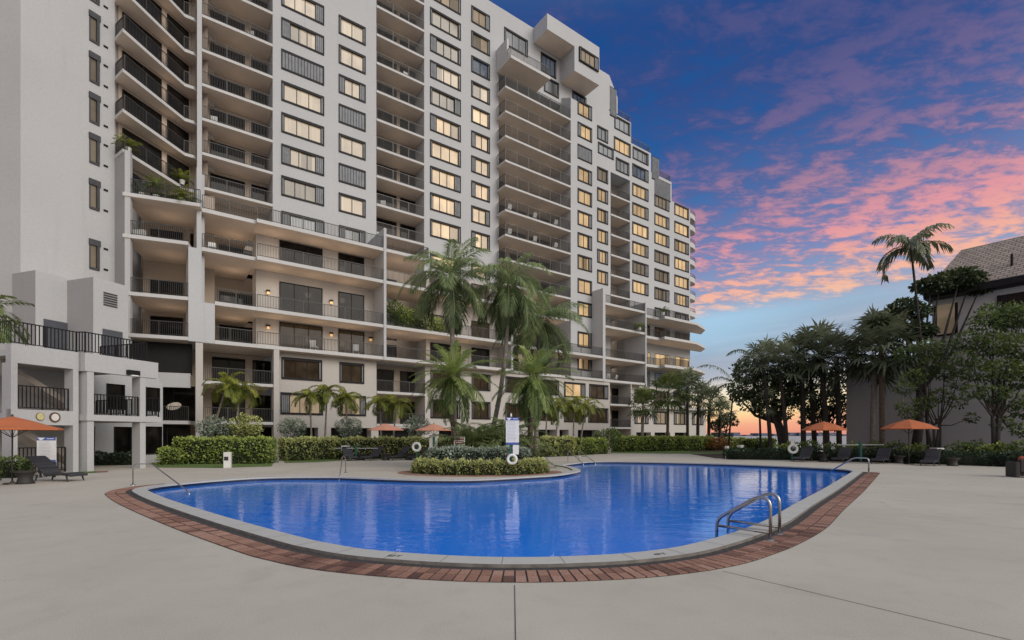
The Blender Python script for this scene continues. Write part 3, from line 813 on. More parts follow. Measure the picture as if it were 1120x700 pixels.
# glass balustrades and louvres on the steps
for u0, u1, z_ in ((676, 690, 46.7), (691.5, 711.5, 43.8), (722, 734, 41.0)):
    r_ = MB(); railing(r_, [MF.P(S(u0, 47), 47.15)[:2], MF.P(S(u1, 47), 47.15)[:2], MF.P(S(u1, 47), 49.5)[:2]], z_, .95, pitch=.16); r_.build('railing', [M['rail'], M['railpost']], tower)
for u0, u1, z0, z1 in ((667.2, 674.2, 46.2, 50.0), (713, 720.5, 40.2, 43.4), (716, 733, 37.9, 40.4)):
    mb = MB(); a0, a1 = S(u0, 47), S(u1, 47); n_ = max(4, int((a1 - a0) / .22))
    for k in range(n_):
        x = a0 + (a1 - a0) * k / n_; mb.fbox(MF, x, x + (a1 - a0) / n_ * .75, 46.9, 46.985, z0, z1, 0)
    mb.fbox(MF, a0 - .06, a1 + .06, 46.93, 46.99, z1, z1 + .12, 1); mb.fbox(MF, a0 - .06, a1 + .06, 46.93, 46.99, z0 - .12, z0, 1)
    mb.build('louvre_panel', [M['shutter'], M['bronze']], tower)
# round balconies peeping past the far corner
for k, f in enumerate([x - .4 for x in UP[:6]] + [37.2]):
    c_ = MF.P(UB_ + .02, 48.5); poly = []
    for j in range(9):
        th = -math.pi / 2 + math.pi * j / 8
        poly.append((c_[0] + MF.d[0] * math.cos(th) * 3.1 + MF.i[0] * math.sin(th) * 1.3, c_[1] + MF.d[1] * math.cos(th) * 3.1 + MF.i[1] * math.sin(th) * 1.3))
    mb = MB(); mb.prism(poly, f - .25, f, 0, 0, 1)
    for a, b in zip(poly[:-1], poly[1:]): mb.face([(*a, f), (*b, f), (*b, f + .55), (*a, f + .55)], 0)
    o = mb.build('balcony', [M['slab'], M['soffit']], tower)
    r_ = MB(); railing(r_, poly, f + .5, .55, pitch=.3); r_.build('railing', [M['rail'], M['railpost']], o)

# ---------------- podium: long lower terraces in front of the tower
FZ = [8.8, 11.7, 15.7, 18.6]
DF, DW = 42.5, 43.5
# second bay (between the twin piers and the centre)
s220, s279, s281, s421, s560, s655, s706 = S(221, DF), S(279, DF), S(281, DF), S(421, DF), S(560, DF), 45.5, S(706, 43.4)
def pod(a0, a1, D0, z, rails=True, D1=47.0, th=.28, ends=(False, False)):
    pts = [MF.P(a0 + .05, D0 + .1)[:2], MF.P(a1 - .05, D0 + .1)[:2]]
    if ends[0]: pts = [MF.P(a0 + .1, D1 - .1)[:2]] + [MF.P(a0 + .1, D0 + .1)[:2]] + pts[1:]
    if ends[1]: pts = pts[:-1] + [MF.P(a1 - .1, D0 + .1)[:2], MF.P(a1 - .1, D1 - .1)[:2]]
    return balcony(edge(a0, a1, D0, D1), z, pts if rails else None, th)
for f in (15.7, 18.6): pod(s220, s281 - .012, 42.9, f, True, 49.1)
for f in (8.8, 11.7): pod(S(235 if f > 8.9 else 221, DF), s281 - .01, DF, f, True, 49.1)
for f in FZ: pod(s281, s421 - .12, DF, f, True, 46.98, ends=(False, False))
for f in FZ: pod(s421 + .12, (s560 - .12) if f < 15 else S(470 if f > 18 else 560, DF), DF, f, True, 46.98, ends=(False, f > 15))
for f in (8.8, 11.7): pod(s560 + .12, 45.38, 43.3, f, True, 46.98)
pod(s560 - .1, S(630, DF) , DF + 1.2, 15.7, True, 46.98, ends=(False, True))
for f in FZ: pod(45.87, s706 - .12, 43.4, f, True, 49.3)
# hexagonal end balconies
for f in FZ:
    A = [(s706 + .1, 44.5), (S(722, 44.5), 44.5), (S(727, 43.4), 43.4), (S(762, 43.2), 43.2), (S(771.5, 44.6), 44.6), (S(766, 47), 46.9), (UB_ + .02, 46.98), (s706 + .1, 46.98)]
    if f < 9: A = [(s706 + .1, 43.4), (S(712, 43.4), 43.4), (S(712, 44.5), 44.5), (s706 + .1, 44.5)]
    poly = [MF.P(*q)[:2] for q in A]
    if f > 9:
        ri = [MF.P(a, b)[:2] for a, b in ((s706 + .15, 44.65), (S(722.5, 44.65), 44.65), (S(727.5, 43.55), 43.55), (S(753, 43.45), 43.45), (S(754, 46.3), 46.3))]
        balcony(poly, f, ri, .36)
mb = MB(); mb.fbox(MF, recA[0] - .42, recA[0] - .03, 43.6, 49.6, 8.6, 21.4); mb.build('pier', M['stucco'], tower)
# fins
mb = MB()
mb.fbox(MF, s421 - .12, s421 + .12, DF - .06, 46.99, 8.5, 20.4); mb.build('fin_wall', M['stucco'], tower)
mb = MB(); mb.fbox(MF, s560 - .12, s560 + .12, DF - .06, 46.99, 8.5, 16.9); mb.build('fin_wall', M['stucco'], tower)
mb = MB(); mb.fbox(MF, 45.4, 45.85, 43.3, 46.99, 8.5, 20.3); mb.build('fin_wall', M['stucco'], tower)
mb = MB(); mb.fbox(MF, s706 - .12, s706 + .1, 43.3, 46.99, 8.5, 19.8); mb.build('fin_wall', M['stucco'], tower)
# pier between the left bays, upper part then the wide lower part
mb = MB(); mb.fbox(MF, UA, recA[0], 46.94, 49.4, 20.9, 51.6); mb.build('pier', M['stucco'], tower)
mb = MB()
wall(mb, MF, DF - .02, S(206, DF), S(220.5, DF), 11.45, 15.4, (), mi=0); wall(mb, MF, DF - .02, S(206, DF), S(235, DF), 8.55, 11.45, ())
mb.fbox(MF, S(206, DF), S(220.5, DF), DF, 47, 11.5, 15.4); mb.fbox(MF, S(206, DF), S(235, DF), DF, 47, 8.55, 11.5); mb.fbox(MF, S(215.5, DF), S(220.8, DF), DF + .4, 47, 15.4, 21.5)
mb.build('pier', M['stucco'], tower)
mb = MB(); mb.fbox(MF, S(214, DF), S(222, DF), DF, DF + .7, 0, 8.5); mb.build('column', M['stucco_warm'], tower)
mb = MB(); mb.fbox(MF, S(299.5, DF), S(305.5, DF), DF, DF + .9, 0, 8.5); mb.build('column', M['stucco_warm'], tower)
# podium back walls stand forward of the tower plane
PB_ = 45.0
for a0, a1 in ((S(280, PB_), s421 - .125), (S(466, PB_), s560 - .125)):
    mb = MB(); mb.fbox(MF, a0, a1, PB_, 46.9, 8.82, 18.3); mb.build('terrace_back_wall', M['stucco_warm'], tower)
for f in FZ[:3]:
    top = 2.5 if f != 11.7 else 3.0
    doors(MF, PB_, [(S(305.5, PB_), S(352.5, PB_)), (S(370, PB_), S(398, PB_))], f + .02, f + top, mat='glass_room' if f < 10 else 'glass')
    doors(MF, PB_, [(S(470.5, PB_), S(503.7, PB_)), (S(515.5, PB_), S(535, PB_))], f + .02, f + 2.3, mat='glass_room' if f > 10 else 'glass')
    doors(MF, 49.2, [(recA[0] + 1.4, recA[0] + 4.2)], f + .02, f + 2.5)
    doors(MF, 49.2, [(recB[0] + .5, recB[0] + 3.0)], f + .02, f + 2.4)
    doors(MF, 49.0, [(recC[0] + .4, recC[0] + 4.2), (recC[0] + 5.5, recC[0] + 9)], f + .02, f + 2.4)
    doors(MF, 49.4, [(recD[0] + .1, recD[0] + 1.3)], f + .02, f + 2.3)
doors(MF, 49.2, [(recA[0] + 1.4, recA[0] + 4.2)], 18.62, 20.9); doors(MF, 49.4, [(recD[0] + .1, recD[0] + 2.2)], 18.62, 20.9)
for f in FZ[:3]:
    mb = MB()
    doors(MF, 47, [(S(708.2, 47), S(710.5, 47)), (S(716, 47), S(732, 47)), (S(738, 47), S(753.5, 47))], f + .05, f + 2.3, mat='glass_blue' if f < 9 else 'pane_warm' if f == 11.7 else 'glass_room')
# wall lamps between the terrace doors
for f, us in ((11.7, (293, 362)), (8.8, (293, 362, 405))):
    for u_ in us:
        mb = MB(); a_ = S(u_, PB_); mb.fbox(MF, a_ - .10, a_ + .10, PB_ - .2, PB_ - .01, f + 1.75, f + 1.95, 0); mb.fbox(MF, a_ - .14, a_ + .14, PB_ - .24, PB_ - .01, f + 1.95, f + 2.1, 1)
        mb.build('wall_lamp', [M['lamp'], M['bronze']], tower)

# lower street floors, wall at D 43.5 with recessed bays
low = []; lw = []
def lowin(u0, u1, z0, z1, pane, kind=3, D=DW, nm=2):
    a0, a1 = S(u0, D), S(u1, D); low.append((a0, a1, z0, z1)); lw.append((a0, a1, z0, z1, pane, kind, nm))
lowin(308, 352, 6.35, 8.1, 'glass_room', 0, nm=3); lowin(371.5, 398, 6.35, 8.1, 'glass_room', 0)
lowin(307, 353, 3.45, 5.2, 'pane_beige', 1, nm=3); lowin(372, 400, 3.45, 5.2, 'pane_beige', 2)
for u0, u1 in ((471, 503), (516, 536), (553, 575), (588, 611)):
    lowin(u0, u1, 6.4, 8.1, 'glass_room', 0); lowin(u0, u1, 3.4, 5.2, 'glass_room', 0)
lowin(617, 640, 6.3, 8.05, 'pane_warm', 2); lowin(644.5, 665, 6.3, 8.05, 'glass_room', 2)
lowin(617, 640, 3.3, 5.1, 'glass_room', 0); lowin(643.5, 665, 3.3, 5.1, 'glass_room', 0)
lowrec = [(S(411.8, DW), S(465, DW), 2.6, 8.45, 2.2), (S(667, DW), S(690, DW), 0.0, 8.45, 2.2)]
lowop = [(S(a, DW), S(b, DW), .05, 2.35, 1.2) for a, b in ((326, 348), (362, 406), (414, 462), (548, 562), (586, 608), (612, 622), (632, 655), (480, 500))]
low2 = []
mb = MB()
wall(mb, MF, DW, S(305.6, DW), S(691, DW), 0, 8.5, low + lowrec + lowop)
D2 = 44.5
for u0, u1 in ((694, 709), (715, 731), (737, 752)):
    for z0, z1, p in ((6.2, 8.0, 'glass_room'), (3.3, 5.1, 'pane_beige')):
        low2.append((S(u0, D2), S(u1, D2), z0, z1)); lw.append((S(u0, D2), S(u1, D2), z0, z1, p, 3, 2, D2))
for u0, u1 in ((696, 712), (716, 733), (738, 753)): low2.append((S(u0, D2), S(u1, D2), .05, 2.1, .9))
low2.append((S(757, D2), S(769, D2), 3.3, 5.1)); lw.append((S(757, D2), S(769, D2), 3.3, 5.1, 'pane_beige', 3, 2, D2))
wall(mb, MF, D2, S(691, D2), S(772, D2), 0, 6.0, low2); wall(mb, MF, D2, S(691, D2), S(754.5, D2), 6.0, 8.5, low2)
e_ = S(772, D2); mb.face([MF.P(e_, D2, 0), MF.P(e_, 58, 0), MF.P(e_, 58, 6), MF.P(e_, D2, 6)]); mb.face([MF.P(S(754.5, D2), D2, 6), MF.P(e_, D2, 6), MF.P(e_, 58, 6), MF.P(S(754.5, D2), 58, 6)])
mb.face([MF.P(S(691, DW), DW, 0), MF.P(S(691, DW), D2, 0), MF.P(S(691, DW), D2, 8.5), MF.P(S(691, DW), DW, 8.5)])
mb.fbox(MF, S(715, D2), e_ + .2, D2 - .9, D2 - .01, 5.45, 5.7)
mb.build('podium_wall', M['stucco_warm'], tower)
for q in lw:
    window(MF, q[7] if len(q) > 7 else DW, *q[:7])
for a0, a1, z0, z1, d in lowrec:
    mb = MB(); mb.fbox(MF, a0 + .01, a1 - .01, DW + d, DW + d + .15, z0, z1); mb.build('recess_back_wall', M['recess'], tower)
    for f in (2.75, 5.75):
        balcony(edge(a0 + .01, a1 - .01, DW - .05, DW + d), f, [MF.P(a0 + .05, DW + .05)[:2], MF.P(a1 - .05, DW + .05)[:2]])
        doors(MF, DW + d, [(a0 + .25, a0 + (a1 - a0) * .52), (a0 + (a1 - a0) * .66, a1 - .1)], f + .02, f + 2.3)
for q in [q for q in low2 if len(q) > 4]: mb = MB(); mb.fbox(MF, q[0] + .01, q[1] - .01, D2 + .9, D2 + 1.0, 0, 2.1); mb.build('garage_dark_sheet', M['void'], tower)
for a0, a1, z0, z1, d in lowop:
    mb = MB(); mb.fbox(MF, a0 + .01, a1 - .01, DW + d, DW + d + .1, 0, z1); mb.build('garage_dark_sheet', M['void'], tower)  # near-black sheet closes the opening, stands for its unlit depth
# low part of the second bay
a0, a1 = S(222.2, DF), S(299.4, DF)
mb = MB(); mb.fbox(MF, a0, a1, 47.0, 47.2, 0, 8.5); mb.build('recess_back_wall', M['recess'], tower)
for f in (2.75, 5.75):
    balcony(edge(a0, a1, DF + .1, 46.98), f, [MF.P(a0 + .05, DF + .2)[:2], MF.P(a1 - .05, DF + .2)[:2]])
    doors(MF, 47, [(S(232, 47), S(268, 47)), (S(276, 47), S(296, 47))], f + .02, f + 2.4)
doors(MF, 46.9, [(S(228, 47), S(297, 47))], .05, 2.4)

# ---------------- left bay (straight lower terraces) and zigzag balconies
CL = (-27.0, 34.05); PR = MF.P(S(206, DF), DF)[:2]
LBF = Frame(CL, (PR[0] - CL[0], PR[1] - CL[1])); LBL = math.dist(CL, PR)
def lb(x, y): return LBF.P(x, y)[:2]
for f in FZ:
    L_ = LBL + (.75 if f > 16 else 0)
    balcony([lb(-.1, -.1), lb(L_, -.1), lb(L_, 5), lb(-.1, 5)], f + .03, [lb(.2, .02), lb(L_ - .02, .02)], .25)
for f in (8.8, 11.7, 15.7, 18.6):
    doors(LBF, 4.9, [(.2, 2.4), (2.9, LBL - .1)], f + .02, f + 2.35)
mb = MB(); mb.fbox(LBF, -.3, LBL + .8, 4.9, 5.1, 0, 21.4); mb.build('recess_back_wall', M['recess'], tower)
mb = MB(); mb.fbox(LBF, 0.0, LBL, .6, .8, 5.2, 6.25); mb.build('parapet', M['wing'], tower)
mb = MB(); mb.fbox(LBF, 0.0, LBL, 1.1, 1.2, 6.2, 8.5); mb.build('window_band', M['void'], tower)
balcony([lb(.3, -.1), lb(LBL, -.1), lb(LBL, 4.9), lb(.3, 4.9)], 2.75, [lb(.3, 0), lb(LBL, 0)], .25)
doors(LBF, 3.0, [(.6, LBL)], 2.8, 5.5)
mb = MB(); mb.fbox(LBF, .3, LBL, .5, .6, 0.35, 2.45, 0); mb.fbox(LBF, .3, LBL, .45, .6, 0, .35, 1)
for x in (LBL * .25, LBL * .62): mb.fbox(LBF, x, x + .06, .44, .5, .35, 2.45, 2)
mb.build('ground_glazing', [M['glass'], M['stucco'], M['bronze']], tower)
# corner column and its shaded return to the wing
mb = MB(); TC = (-28.4, 34.9)
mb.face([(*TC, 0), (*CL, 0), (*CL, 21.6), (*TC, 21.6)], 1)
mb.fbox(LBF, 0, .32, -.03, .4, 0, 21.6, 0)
mb.build('column', [M['wing'], M['side_shade']], tower)
ZZ = [(-28.5, 34.95), (-27.15, 34.05), (-26.4, 39.4), (-25.9, 39.75), (-25.6, 42), (-28.6, 41)]
for f in UP[:8]:
    balcony(ZZ, f, [(-28.35, 34.95), (-27.12, 34.18), (-26.47, 39.42), (-25.95, 39.82)], .24)
    fr = Frame((-28.3, 35.2), (.25, 1)); doors(fr, .02, [(.2, 3.2), (3.7, 5.6)], f + .02, f + 2.3)
mb = MB(); fr = Frame((-28.3, 35.2), (.25, 1)); mb.fbox(fr, 0, 6.6, .02, .2, 21.4, 52); mb.face([(-28.0, 41.2, 21), (-25.3, 40.6, 21), (-25.3, 40.6, 52), (-28.0, 41.2, 52)]); mb.build('recess_back_wall', M['recess'], tower)

# ---------------- left wing of the tower
WF = Frame((-20.15, 22.7), (.309, .951))
T0, T1, T2 = (-33.5, 25.5), (-30.6, 30.4), TC
fr1 = Frame(T1, (T2[0] - T1[0], T2[1] - T1[1])); L1 = math.dist(T1, T2)
def su(fr, u): return fr.S(u, 0)
ww = []
for f in [28.95 + 2.8 * k for k in range(4)] + [26.15, 23.35, 20.55, 17.4, 13.25]:
    ww.append((su(fr1, 97.5), su(fr1, 108.5), f, f + 1.85))
mb = MB()
wall(mb, fr1, 0, 0, L1, 0, 52, ww)
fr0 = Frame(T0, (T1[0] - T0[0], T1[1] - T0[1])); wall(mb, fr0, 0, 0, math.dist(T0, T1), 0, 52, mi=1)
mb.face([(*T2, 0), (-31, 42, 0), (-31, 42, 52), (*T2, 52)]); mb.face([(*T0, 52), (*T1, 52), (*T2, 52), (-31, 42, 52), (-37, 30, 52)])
mb.build('wing_wall', [M['wing'], M['side_shade']], tower)
for a0, a1, z0, z1 in ww:
    m2 = MB(); o_, i_ = -.12, .15
    m2.fbox(fr1, a0 - .03, a1 + .05, o_, i_, z1 - .28, z1 + .12); m2.fbox(fr1, a0, a1, o_ + .04, i_, z0 - .1, z0 + .05); m2.fbox(fr1, a1 - .16, a1, o_ + .02, i_, z0 + .05, z1 - .28); m2.fbox(fr1, a0, a0 + .06, o_ + .06, i_, z0 + .05, z1 - .28)
    wo = m2.build('window', M['shutter_dark'], tower)
    for zz in (z0 + .05, z1 - .35): mv = MB(); mv.fbox(fr1, a1 + .25, a1 + .5, -.06, -.005, zz, zz + .12); mv.build('vent', M['bronze'], tower)
    pm = MB(); pm.face([fr1.P(a0 + .06, .06, z0), fr1.P(a1 - .16, .06, z0), fr1.P(a1 - .16, .06, z1 - .2), fr1.P(a0 + .06, .06, z1 - .2)]); pm.build('pane', M['pane_tan'], wo)
# stepped service blocks on the walkway level
mb = MB()
K2 = (-25.9, 30.2); e, ne = WF.d, (-WF.i[0], -WF.i[1])
def wp(o, a, b): return (o[0] + a * e[0] - b * ne[0], o[1] + a * e[1] - b * ne[1])
def block(o, L, d, z):
    c = [wp(o, 0, 0), wp(o, L, 0), wp(o, L, d), wp(o, 0, d)]
    mb.face([(*c[0], 0), (*c[1], 0), (*c[1], z), (*c[0], z)], 0); mb.face([(*c[3], 0), (*c[0], 0), (*c[0], z), (*c[3], z)], 1)
    mb.face([(*q, z) for q in c], 0); mb.face([(*c[1], 0), (*c[2], 0), (*c[2], z), (*c[1], z)], 0)
block(K2, 2.05, 3.2, 11.5); block((-28.7, 29.4), 3.2, 2.4, 11.65)
mb.build('service_block', [M['wing'], M['side_shade']], tower)
kf = Frame(K2, e); jf = Frame((-28.7, 29.4), e)
mb = MB(); mb.fbox(kf, kf.S(112), kf.S(133.5), -.06, -.005, 5.35, 8.4); mb.build('service_door', M['door_slate'], tower)
mb = MB(); mb.fbox(jf, jf.S(47.5), jf.S(73), -.06, -.005, 5.35, 8.8); mb.build('service_door', M['door_slate'], tower)
mb = MB()
for k in range(6): mb.fbox(kf, kf.S(113), kf.S(128), -.05, -.005, 9.9 + k * .15, 9.98 + k * .15)
mb.build('vent_louvre', M['shutter_dark'], tower)
mb = MB(); mb.box(-33.3, -31.6, 26.6, 28.5, 21.6, 21.9); mb.box(-33.3, -31.6, 26.6, 28.5, 24.4, 24.7); mb.build('balcony', M['slab'], tower)

# ---------------- walkway pavilion in front of the wing
PB = (*WF.P(0, 3)[:2], 0.0)
pav = thing('walkway_pavilion', PB, 'two storey pale concrete walkway and stair pavilion with dark picket rails at the left', 'pavilion', world_base=True)
mb = MB()
fb = lambda *a, **k: mb.fbox(WF, *a, **k)
fb(-2.45, 0, 0, .35, 4.75, 5.55, 0)                    # top beam of the stair frame
fb(-2.45, 0, 0.004, .346, 2.15, 2.80, 0)
for a in (-2.45, -.22): fb(a, a + .22, .002, .60, 0, 4.75, 0)
fb(0, 3.4, -.42, -.14, 4.68, 5.52, 0); fb(-.0, .3, -.14, .0, 4.68, 5.52, 1)
fb(.003, 3.4, -.10, 7.6, 5.05, 5.30, 0, mbot=2)
fb(-2.45, 0, .352, 7.6, 5.05, 5.30, 0, mbot=2); fb(3.42, 7.3, 4.8, 7.75, 5.05, 5.3, 0, mbot=2)
fb(.05, 3.55, -.46, 4.8, 2.38, 2.66, 0, mbot=2); fb(-2.2, .04, .36, 4.8, 2.38, 2.66, 0, mbot=2)
M['soffit_grey'] = plain('grey_soffit', (.36, .32, .285), .9)
pav_m = mb.build('frame', [M['wing'], M['side_shade'], M['soffit_grey']], pav)
for a in (.12, 2.5):
    mb = MB(); fb(a, a + .28, -.38, .20, 2.66, 4.68, 0, skip='bt'); fb(a, a + .28, -.38, .20, 0, 2.38, 0, skip='bt'); mb.build('column', M['wing'], pav)
mb = MB()
wo = [(4.2, 5.2, 3.2, 4.7, .15), (6.4, 7.3, 3.2, 4.7, .15), (3.0, 3.6, .5, 2.2, .15), (4.6, 5.6, .55, 2.2, .15), (6.2, 7.44, .5, 2.25, .15)]
wall(mb, WF, 4.8, -3, 7.5, 0, 5.05, wo); mb.build('back_wall', M['wing'], pav)
for a0, a1, z0, z1, d in wo:
    mb = MB(); mb.fbox(WF, a0, a1, 4.8 + d - .02, 4.8 + d + .05, z0, z1, 0); mb.fbox(WF, a0, a0 + .07, 4.76, 4.9, z0, z1, 1); mb.fbox(WF, a1 - .07, a1, 4.76, 4.9, z0, z1, 1); mb.fbox(WF, a0 + .07, a1 - .07, 4.76, 4.9, z0, z0 + .08, 1)
    mb.build('window', [M['glass'], M['bronze']], pav)
mb = MB()                                               # stair flights inside the frame
def flight(a0, a1, z0, z1, b0, b1):
    mb.hexa([WF.P(a0, b0, z0 - .3), WF.P(a1, b0, z1 - .3), WF.P(a1, b1, z1 - .3), WF.P(a0, b1, z0 - .3), WF.P(a0, b0, z0), WF.P(a1, b0, z1), WF.P(a1, b1, z1), WF.P(a0, b1, z0)])
flight(1.6, -2.0, 2.7, 5.1, 1.6, 2.8); flight(1.4, -2.2, .2, 2.6, 1.4, 2.6)
mb.build('stair_flight', M['soffit_grey'], pav)
def prail(pts, z, h=1.05, pitch=.135):
    r_ = MB(); railing(r_, [WF.P(*q)[:2] for q in pts], z, h, pitch, 1.3, .032); return r_.build('railing', [M['bronze'], M['bronze']], pav)
prail([(-2.4, 3.0), (-2.4, .12), (-.02, .12), (.1, -.28), (2.9, -.28), (2.9, 3.2)], 5.52, 1.0)
prail([(-2.2, .3), (-.24, .3)], 2.8, 1.05); prail([(.45, -.3), (2.45, -.3)], 2.66, 1.0); prail([(2.85, -.3), (3.5, -.3), (3.5, 4.5)], 2.66, 1.0)
prail([(-2.2, .5), (-.25, .5)], .02, 1.15)
# two oval plaques and a wall lamp
M['plaque_y'] = plain('faded_yellow_plaque', (.50, .46, .22), .6, var=.2, scale=6); M['plaque_w'] = plain('white_plaque', (.62, .60, .56), .6); M['plaque_b'] = plain('brown_ring', (.10, .045, .03), .6)
def oval(a, z, ra, rz, mats, ring):
    mb = MB(); n_ = 28
    def loop(s_, b): return [WF.P(a + ra * s_ * math.cos(2 * math.pi * k / n_), b, z + rz * s_ * math.sin(2 * math.pi * k / n_)) for k in range(n_)]
    A, B = loop(1, -.01), loop(1, -.06); C = loop(.72 if ring else .9, -.06)
    for k in range(n_):
        j = (k + 1) % n_; mb.face([A[k], A[j], B[j], B[k]], 1); mb.face([B[k], B[j], C[j], C[k]], 1)
    mb.face(C, 0); return mb.build('plaque', mats, pav)
oval(WF.S(43.5), 2.52, .15, .17, [M['plaque_y'], M['brick']], False); oval(WF.S(59.5), 2.50, .20, .22, [M['plaque_w'], M['plaque_b']], True)
mb = MB(); a_ = 2.05; mb.fbox(WF, a_ - .25, a_ + .3, -.62, -.425, 4.72, 4.95, 0); mb.fbox(WF, a_ - .12, a_ + .2, -.64, -.45, 4.66, 4.715, 1); mb.build('wall_lamp', [M['bronze'], M['white']], pav)

# ---------------- neighbouring grey building on the right
RF = Frame((27.4, 40.0), (.585, -.811))
RB = (*RF.P(8, 4)[:2], 0.0)
gb = thing('neighbour_building', RB, 'dark grey neighbouring building with shingle hip roof behind the trees on the right', 'building', world_base=True)
M['rgrey'] = stucco('grey_render', (.43, .415, .42), .15); M['rlight'] = stucco('pale_grey_trim', (.58, .58, .61), .12)
def shingle():
    m, nt, b = new_mat('wood_shingle'); p = pos(nt); b.inputs['Roughness'].default_value = .9
    tcz = nt.nodes.new('ShaderNodeSeparateXYZ'); nt.links.new(p, tcz.inputs[0])
    al = mth(nt, 'ADD', mth(nt, 'MULTIPLY', tcz.outputs[0], .585), mth(nt, 'MULTIPLY', tcz.outputs[1], -.811))
    cb = nt.nodes.new('ShaderNodeCombineXYZ'); nt.links.new(al, cb.inputs[0]); nt.links.new(tcz.outputs[2], cb.inputs[1])
    br = nt.nodes.new('ShaderNodeTexBrick'); nt.links.new(cb.outputs[0], br.inputs['Vector']); br.inputs['Scale'].default_value = 1.0
    br.inputs['Brick Width'].default_value = .42; br.inputs['Row Height'].default_value = .20; br.inputs['Mortar Size'].default_value = .025; br.offset = .5
    br.inputs['Color1'].default_value = (.46, .37, .295, 1); br.inputs['Color2'].default_value = (.37, .30, .245, 1); br.inputs['Mortar'].default_value = (.13, .105, .09, 1)
    nt.links.new(mixc(nt, .3, br.outputs[0], ramp(nt, noise(nt, p, 1.2, 4), [(.3, (.2, .2, .2)), (.7, (.8, .8, .8))]), 'OVERLAY'), b.inputs['Base Color'])
    bump(nt, b, br.outputs[1], .5, .03); return m
M['shingle'] = shingle()
mb = MB()
mb.fbox(RF, 0, 5.0, 0, 8, 0, 7.4, 0); mb.fbox(RF, 5.0, 24, 0.01, 8, 0, 8.4, 0)
mb.fbox(RF, 5.4, 24, .3, 8, 8.4, 12.0, 1); mb.build('wall', [M['rgrey'], M['rlight']], gb)
for a0, a1, p in ((5.6, 6.8, 'pane_tan'), (8.9, 12.0, 'glass'), (14, 17, 'glass')):
    mb = MB(); mb.fbox(RF, a0, a1, .20, .295, 8.9, 11.1, 0); mb.fbox(RF, a0 - .05, a0 + .1, .1, .2, 8.9, 11.1, 1); mb.fbox(RF, a1 - .1, a1 + .05, .1, .2, 8.9, 11.1, 1); mb.fbox(RF, a0 + .1, a1 - .1, .12, .2, 8.85, 8.98, 1)
    mb.build('window', [M[p], M['bronze']], gb)
mb = MB(); P = RF.P; eo = -.9
e0, e1 = 5.2, 25
ev = [P(e0, eo, 11.95), P(e1, eo, 11.95), P(e1, 9.0, 11.95), P(e0, 9.0, 11.95)]; r0, r1 = P(6.2, 4.2, 15.9), P(e1, 4.2, 15.9)
mb.face([ev[0], ev[1], r1, r0], 0); mb.face([ev[3], ev[0], r0], 0); mb.face([ev[2], ev[3], r0, r1], 0); mb.face([ev[1], ev[2], r1], 0)
mb.fbox(RF, e0, e1, eo - .03, eo + .12, 11.5, 11.93, 1); mb.fbox(RF, e0 - .03, e0 + .12, eo + .12, 9.0, 11.5, 11.93, 1)
mb.face([(q[0], q[1], 11.52) for q in ev][::-1], 1)
mb.build('roof', [M['shingle'], M['bronze']], gb)
mb = MB(); q = P(9.5, .5, 13.0); mb.tube([q, (q[0], q[1], 13.8)], .07); mb.build('roof_vent', M['bronze'], gb)
mb = MB()
for a_ in (6.2, 6.5): mb.fbox(RF, a_, a_ + .2, -.2, -.005, 6.05, 6.2)
mb.build('flood_light', M['white_dim'], gb)
# ------------------------------------------------------------------ vegetation
M['leaf_palm'] = leafmat('coconut_palm_leaf', (.040, .076, .021), (.46, .54, .24), .3)
M['leaf_date'] = leafmat('date_palm_leaf', (0.05, 0.095, 0.022), (0.52, 0.6, 0.19), .3)
M['leaf_small'] = leafmat('small_palm_leaf', (0.05, 0.095, 0.016), (0.46, 0.47, 0.09), .35)
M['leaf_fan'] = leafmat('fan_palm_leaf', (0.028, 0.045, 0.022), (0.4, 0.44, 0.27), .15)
M['leaf_fan_lit'] = leafmat('fan_palm_leaf_lit', (0.04, 0.07, 0.02), (0.27, 0.32, 0.1), .3)  # lit tone of the fan leaf put into its colour
M['leaf_dark'] = leafmat('dark_tree_leaf', (0.01, 0.02, 0.009), (0.095, 0.13, 0.05), .12)
M['leaf_tree'] = leafmat('ficus_leaf', (0.018, 0.038, 0.012), (0.17, 0.235, 0.062), .2)
M['leaf_hedge'] = leafmat('clusia_hedge_leaf', (0.055, 0.1, 0.018), (0.4, 0.48, 0.115), .2)
M['leaf_hedge_y'] = leafmat('variegated_hedge_leaf', (0.1, 0.13, 0.035), (0.58, 0.6, 0.23), .2)
M['leaf_silver'] = leafmat('silver_hedge_leaf', (0.06, 0.085, 0.062), (0.4, 0.46, 0.35), .15)
M['leaf_croton'] = leafmat('croton_leaf', (0.06, 0.03, 0.01), (0.42, 0.17, 0.04), .2)
M['leaf_low'] = leafmat('low_dark_hedge_leaf', (0.008, 0.02, 0.01), (0.045, 0.08, 0.036), .1)
M['bark_palm'] = plain('grey_palm_bark', (.20, .175, .15), .9, var=.35, scale=7, fine=.4)
M['bark_dark'] = plain('dark_bark', (.035, .030, .026), .95, var=.35, scale=7, fine=.4)
M['bark_brown'] = plain('brown_palm_bark', (.115, .085, .062), .95, var=.35, scale=9, fine=.4)
M['dead_leaf'] = plain('dry_frond', (.16, .115, .06), .9, var=.3, scale=5)

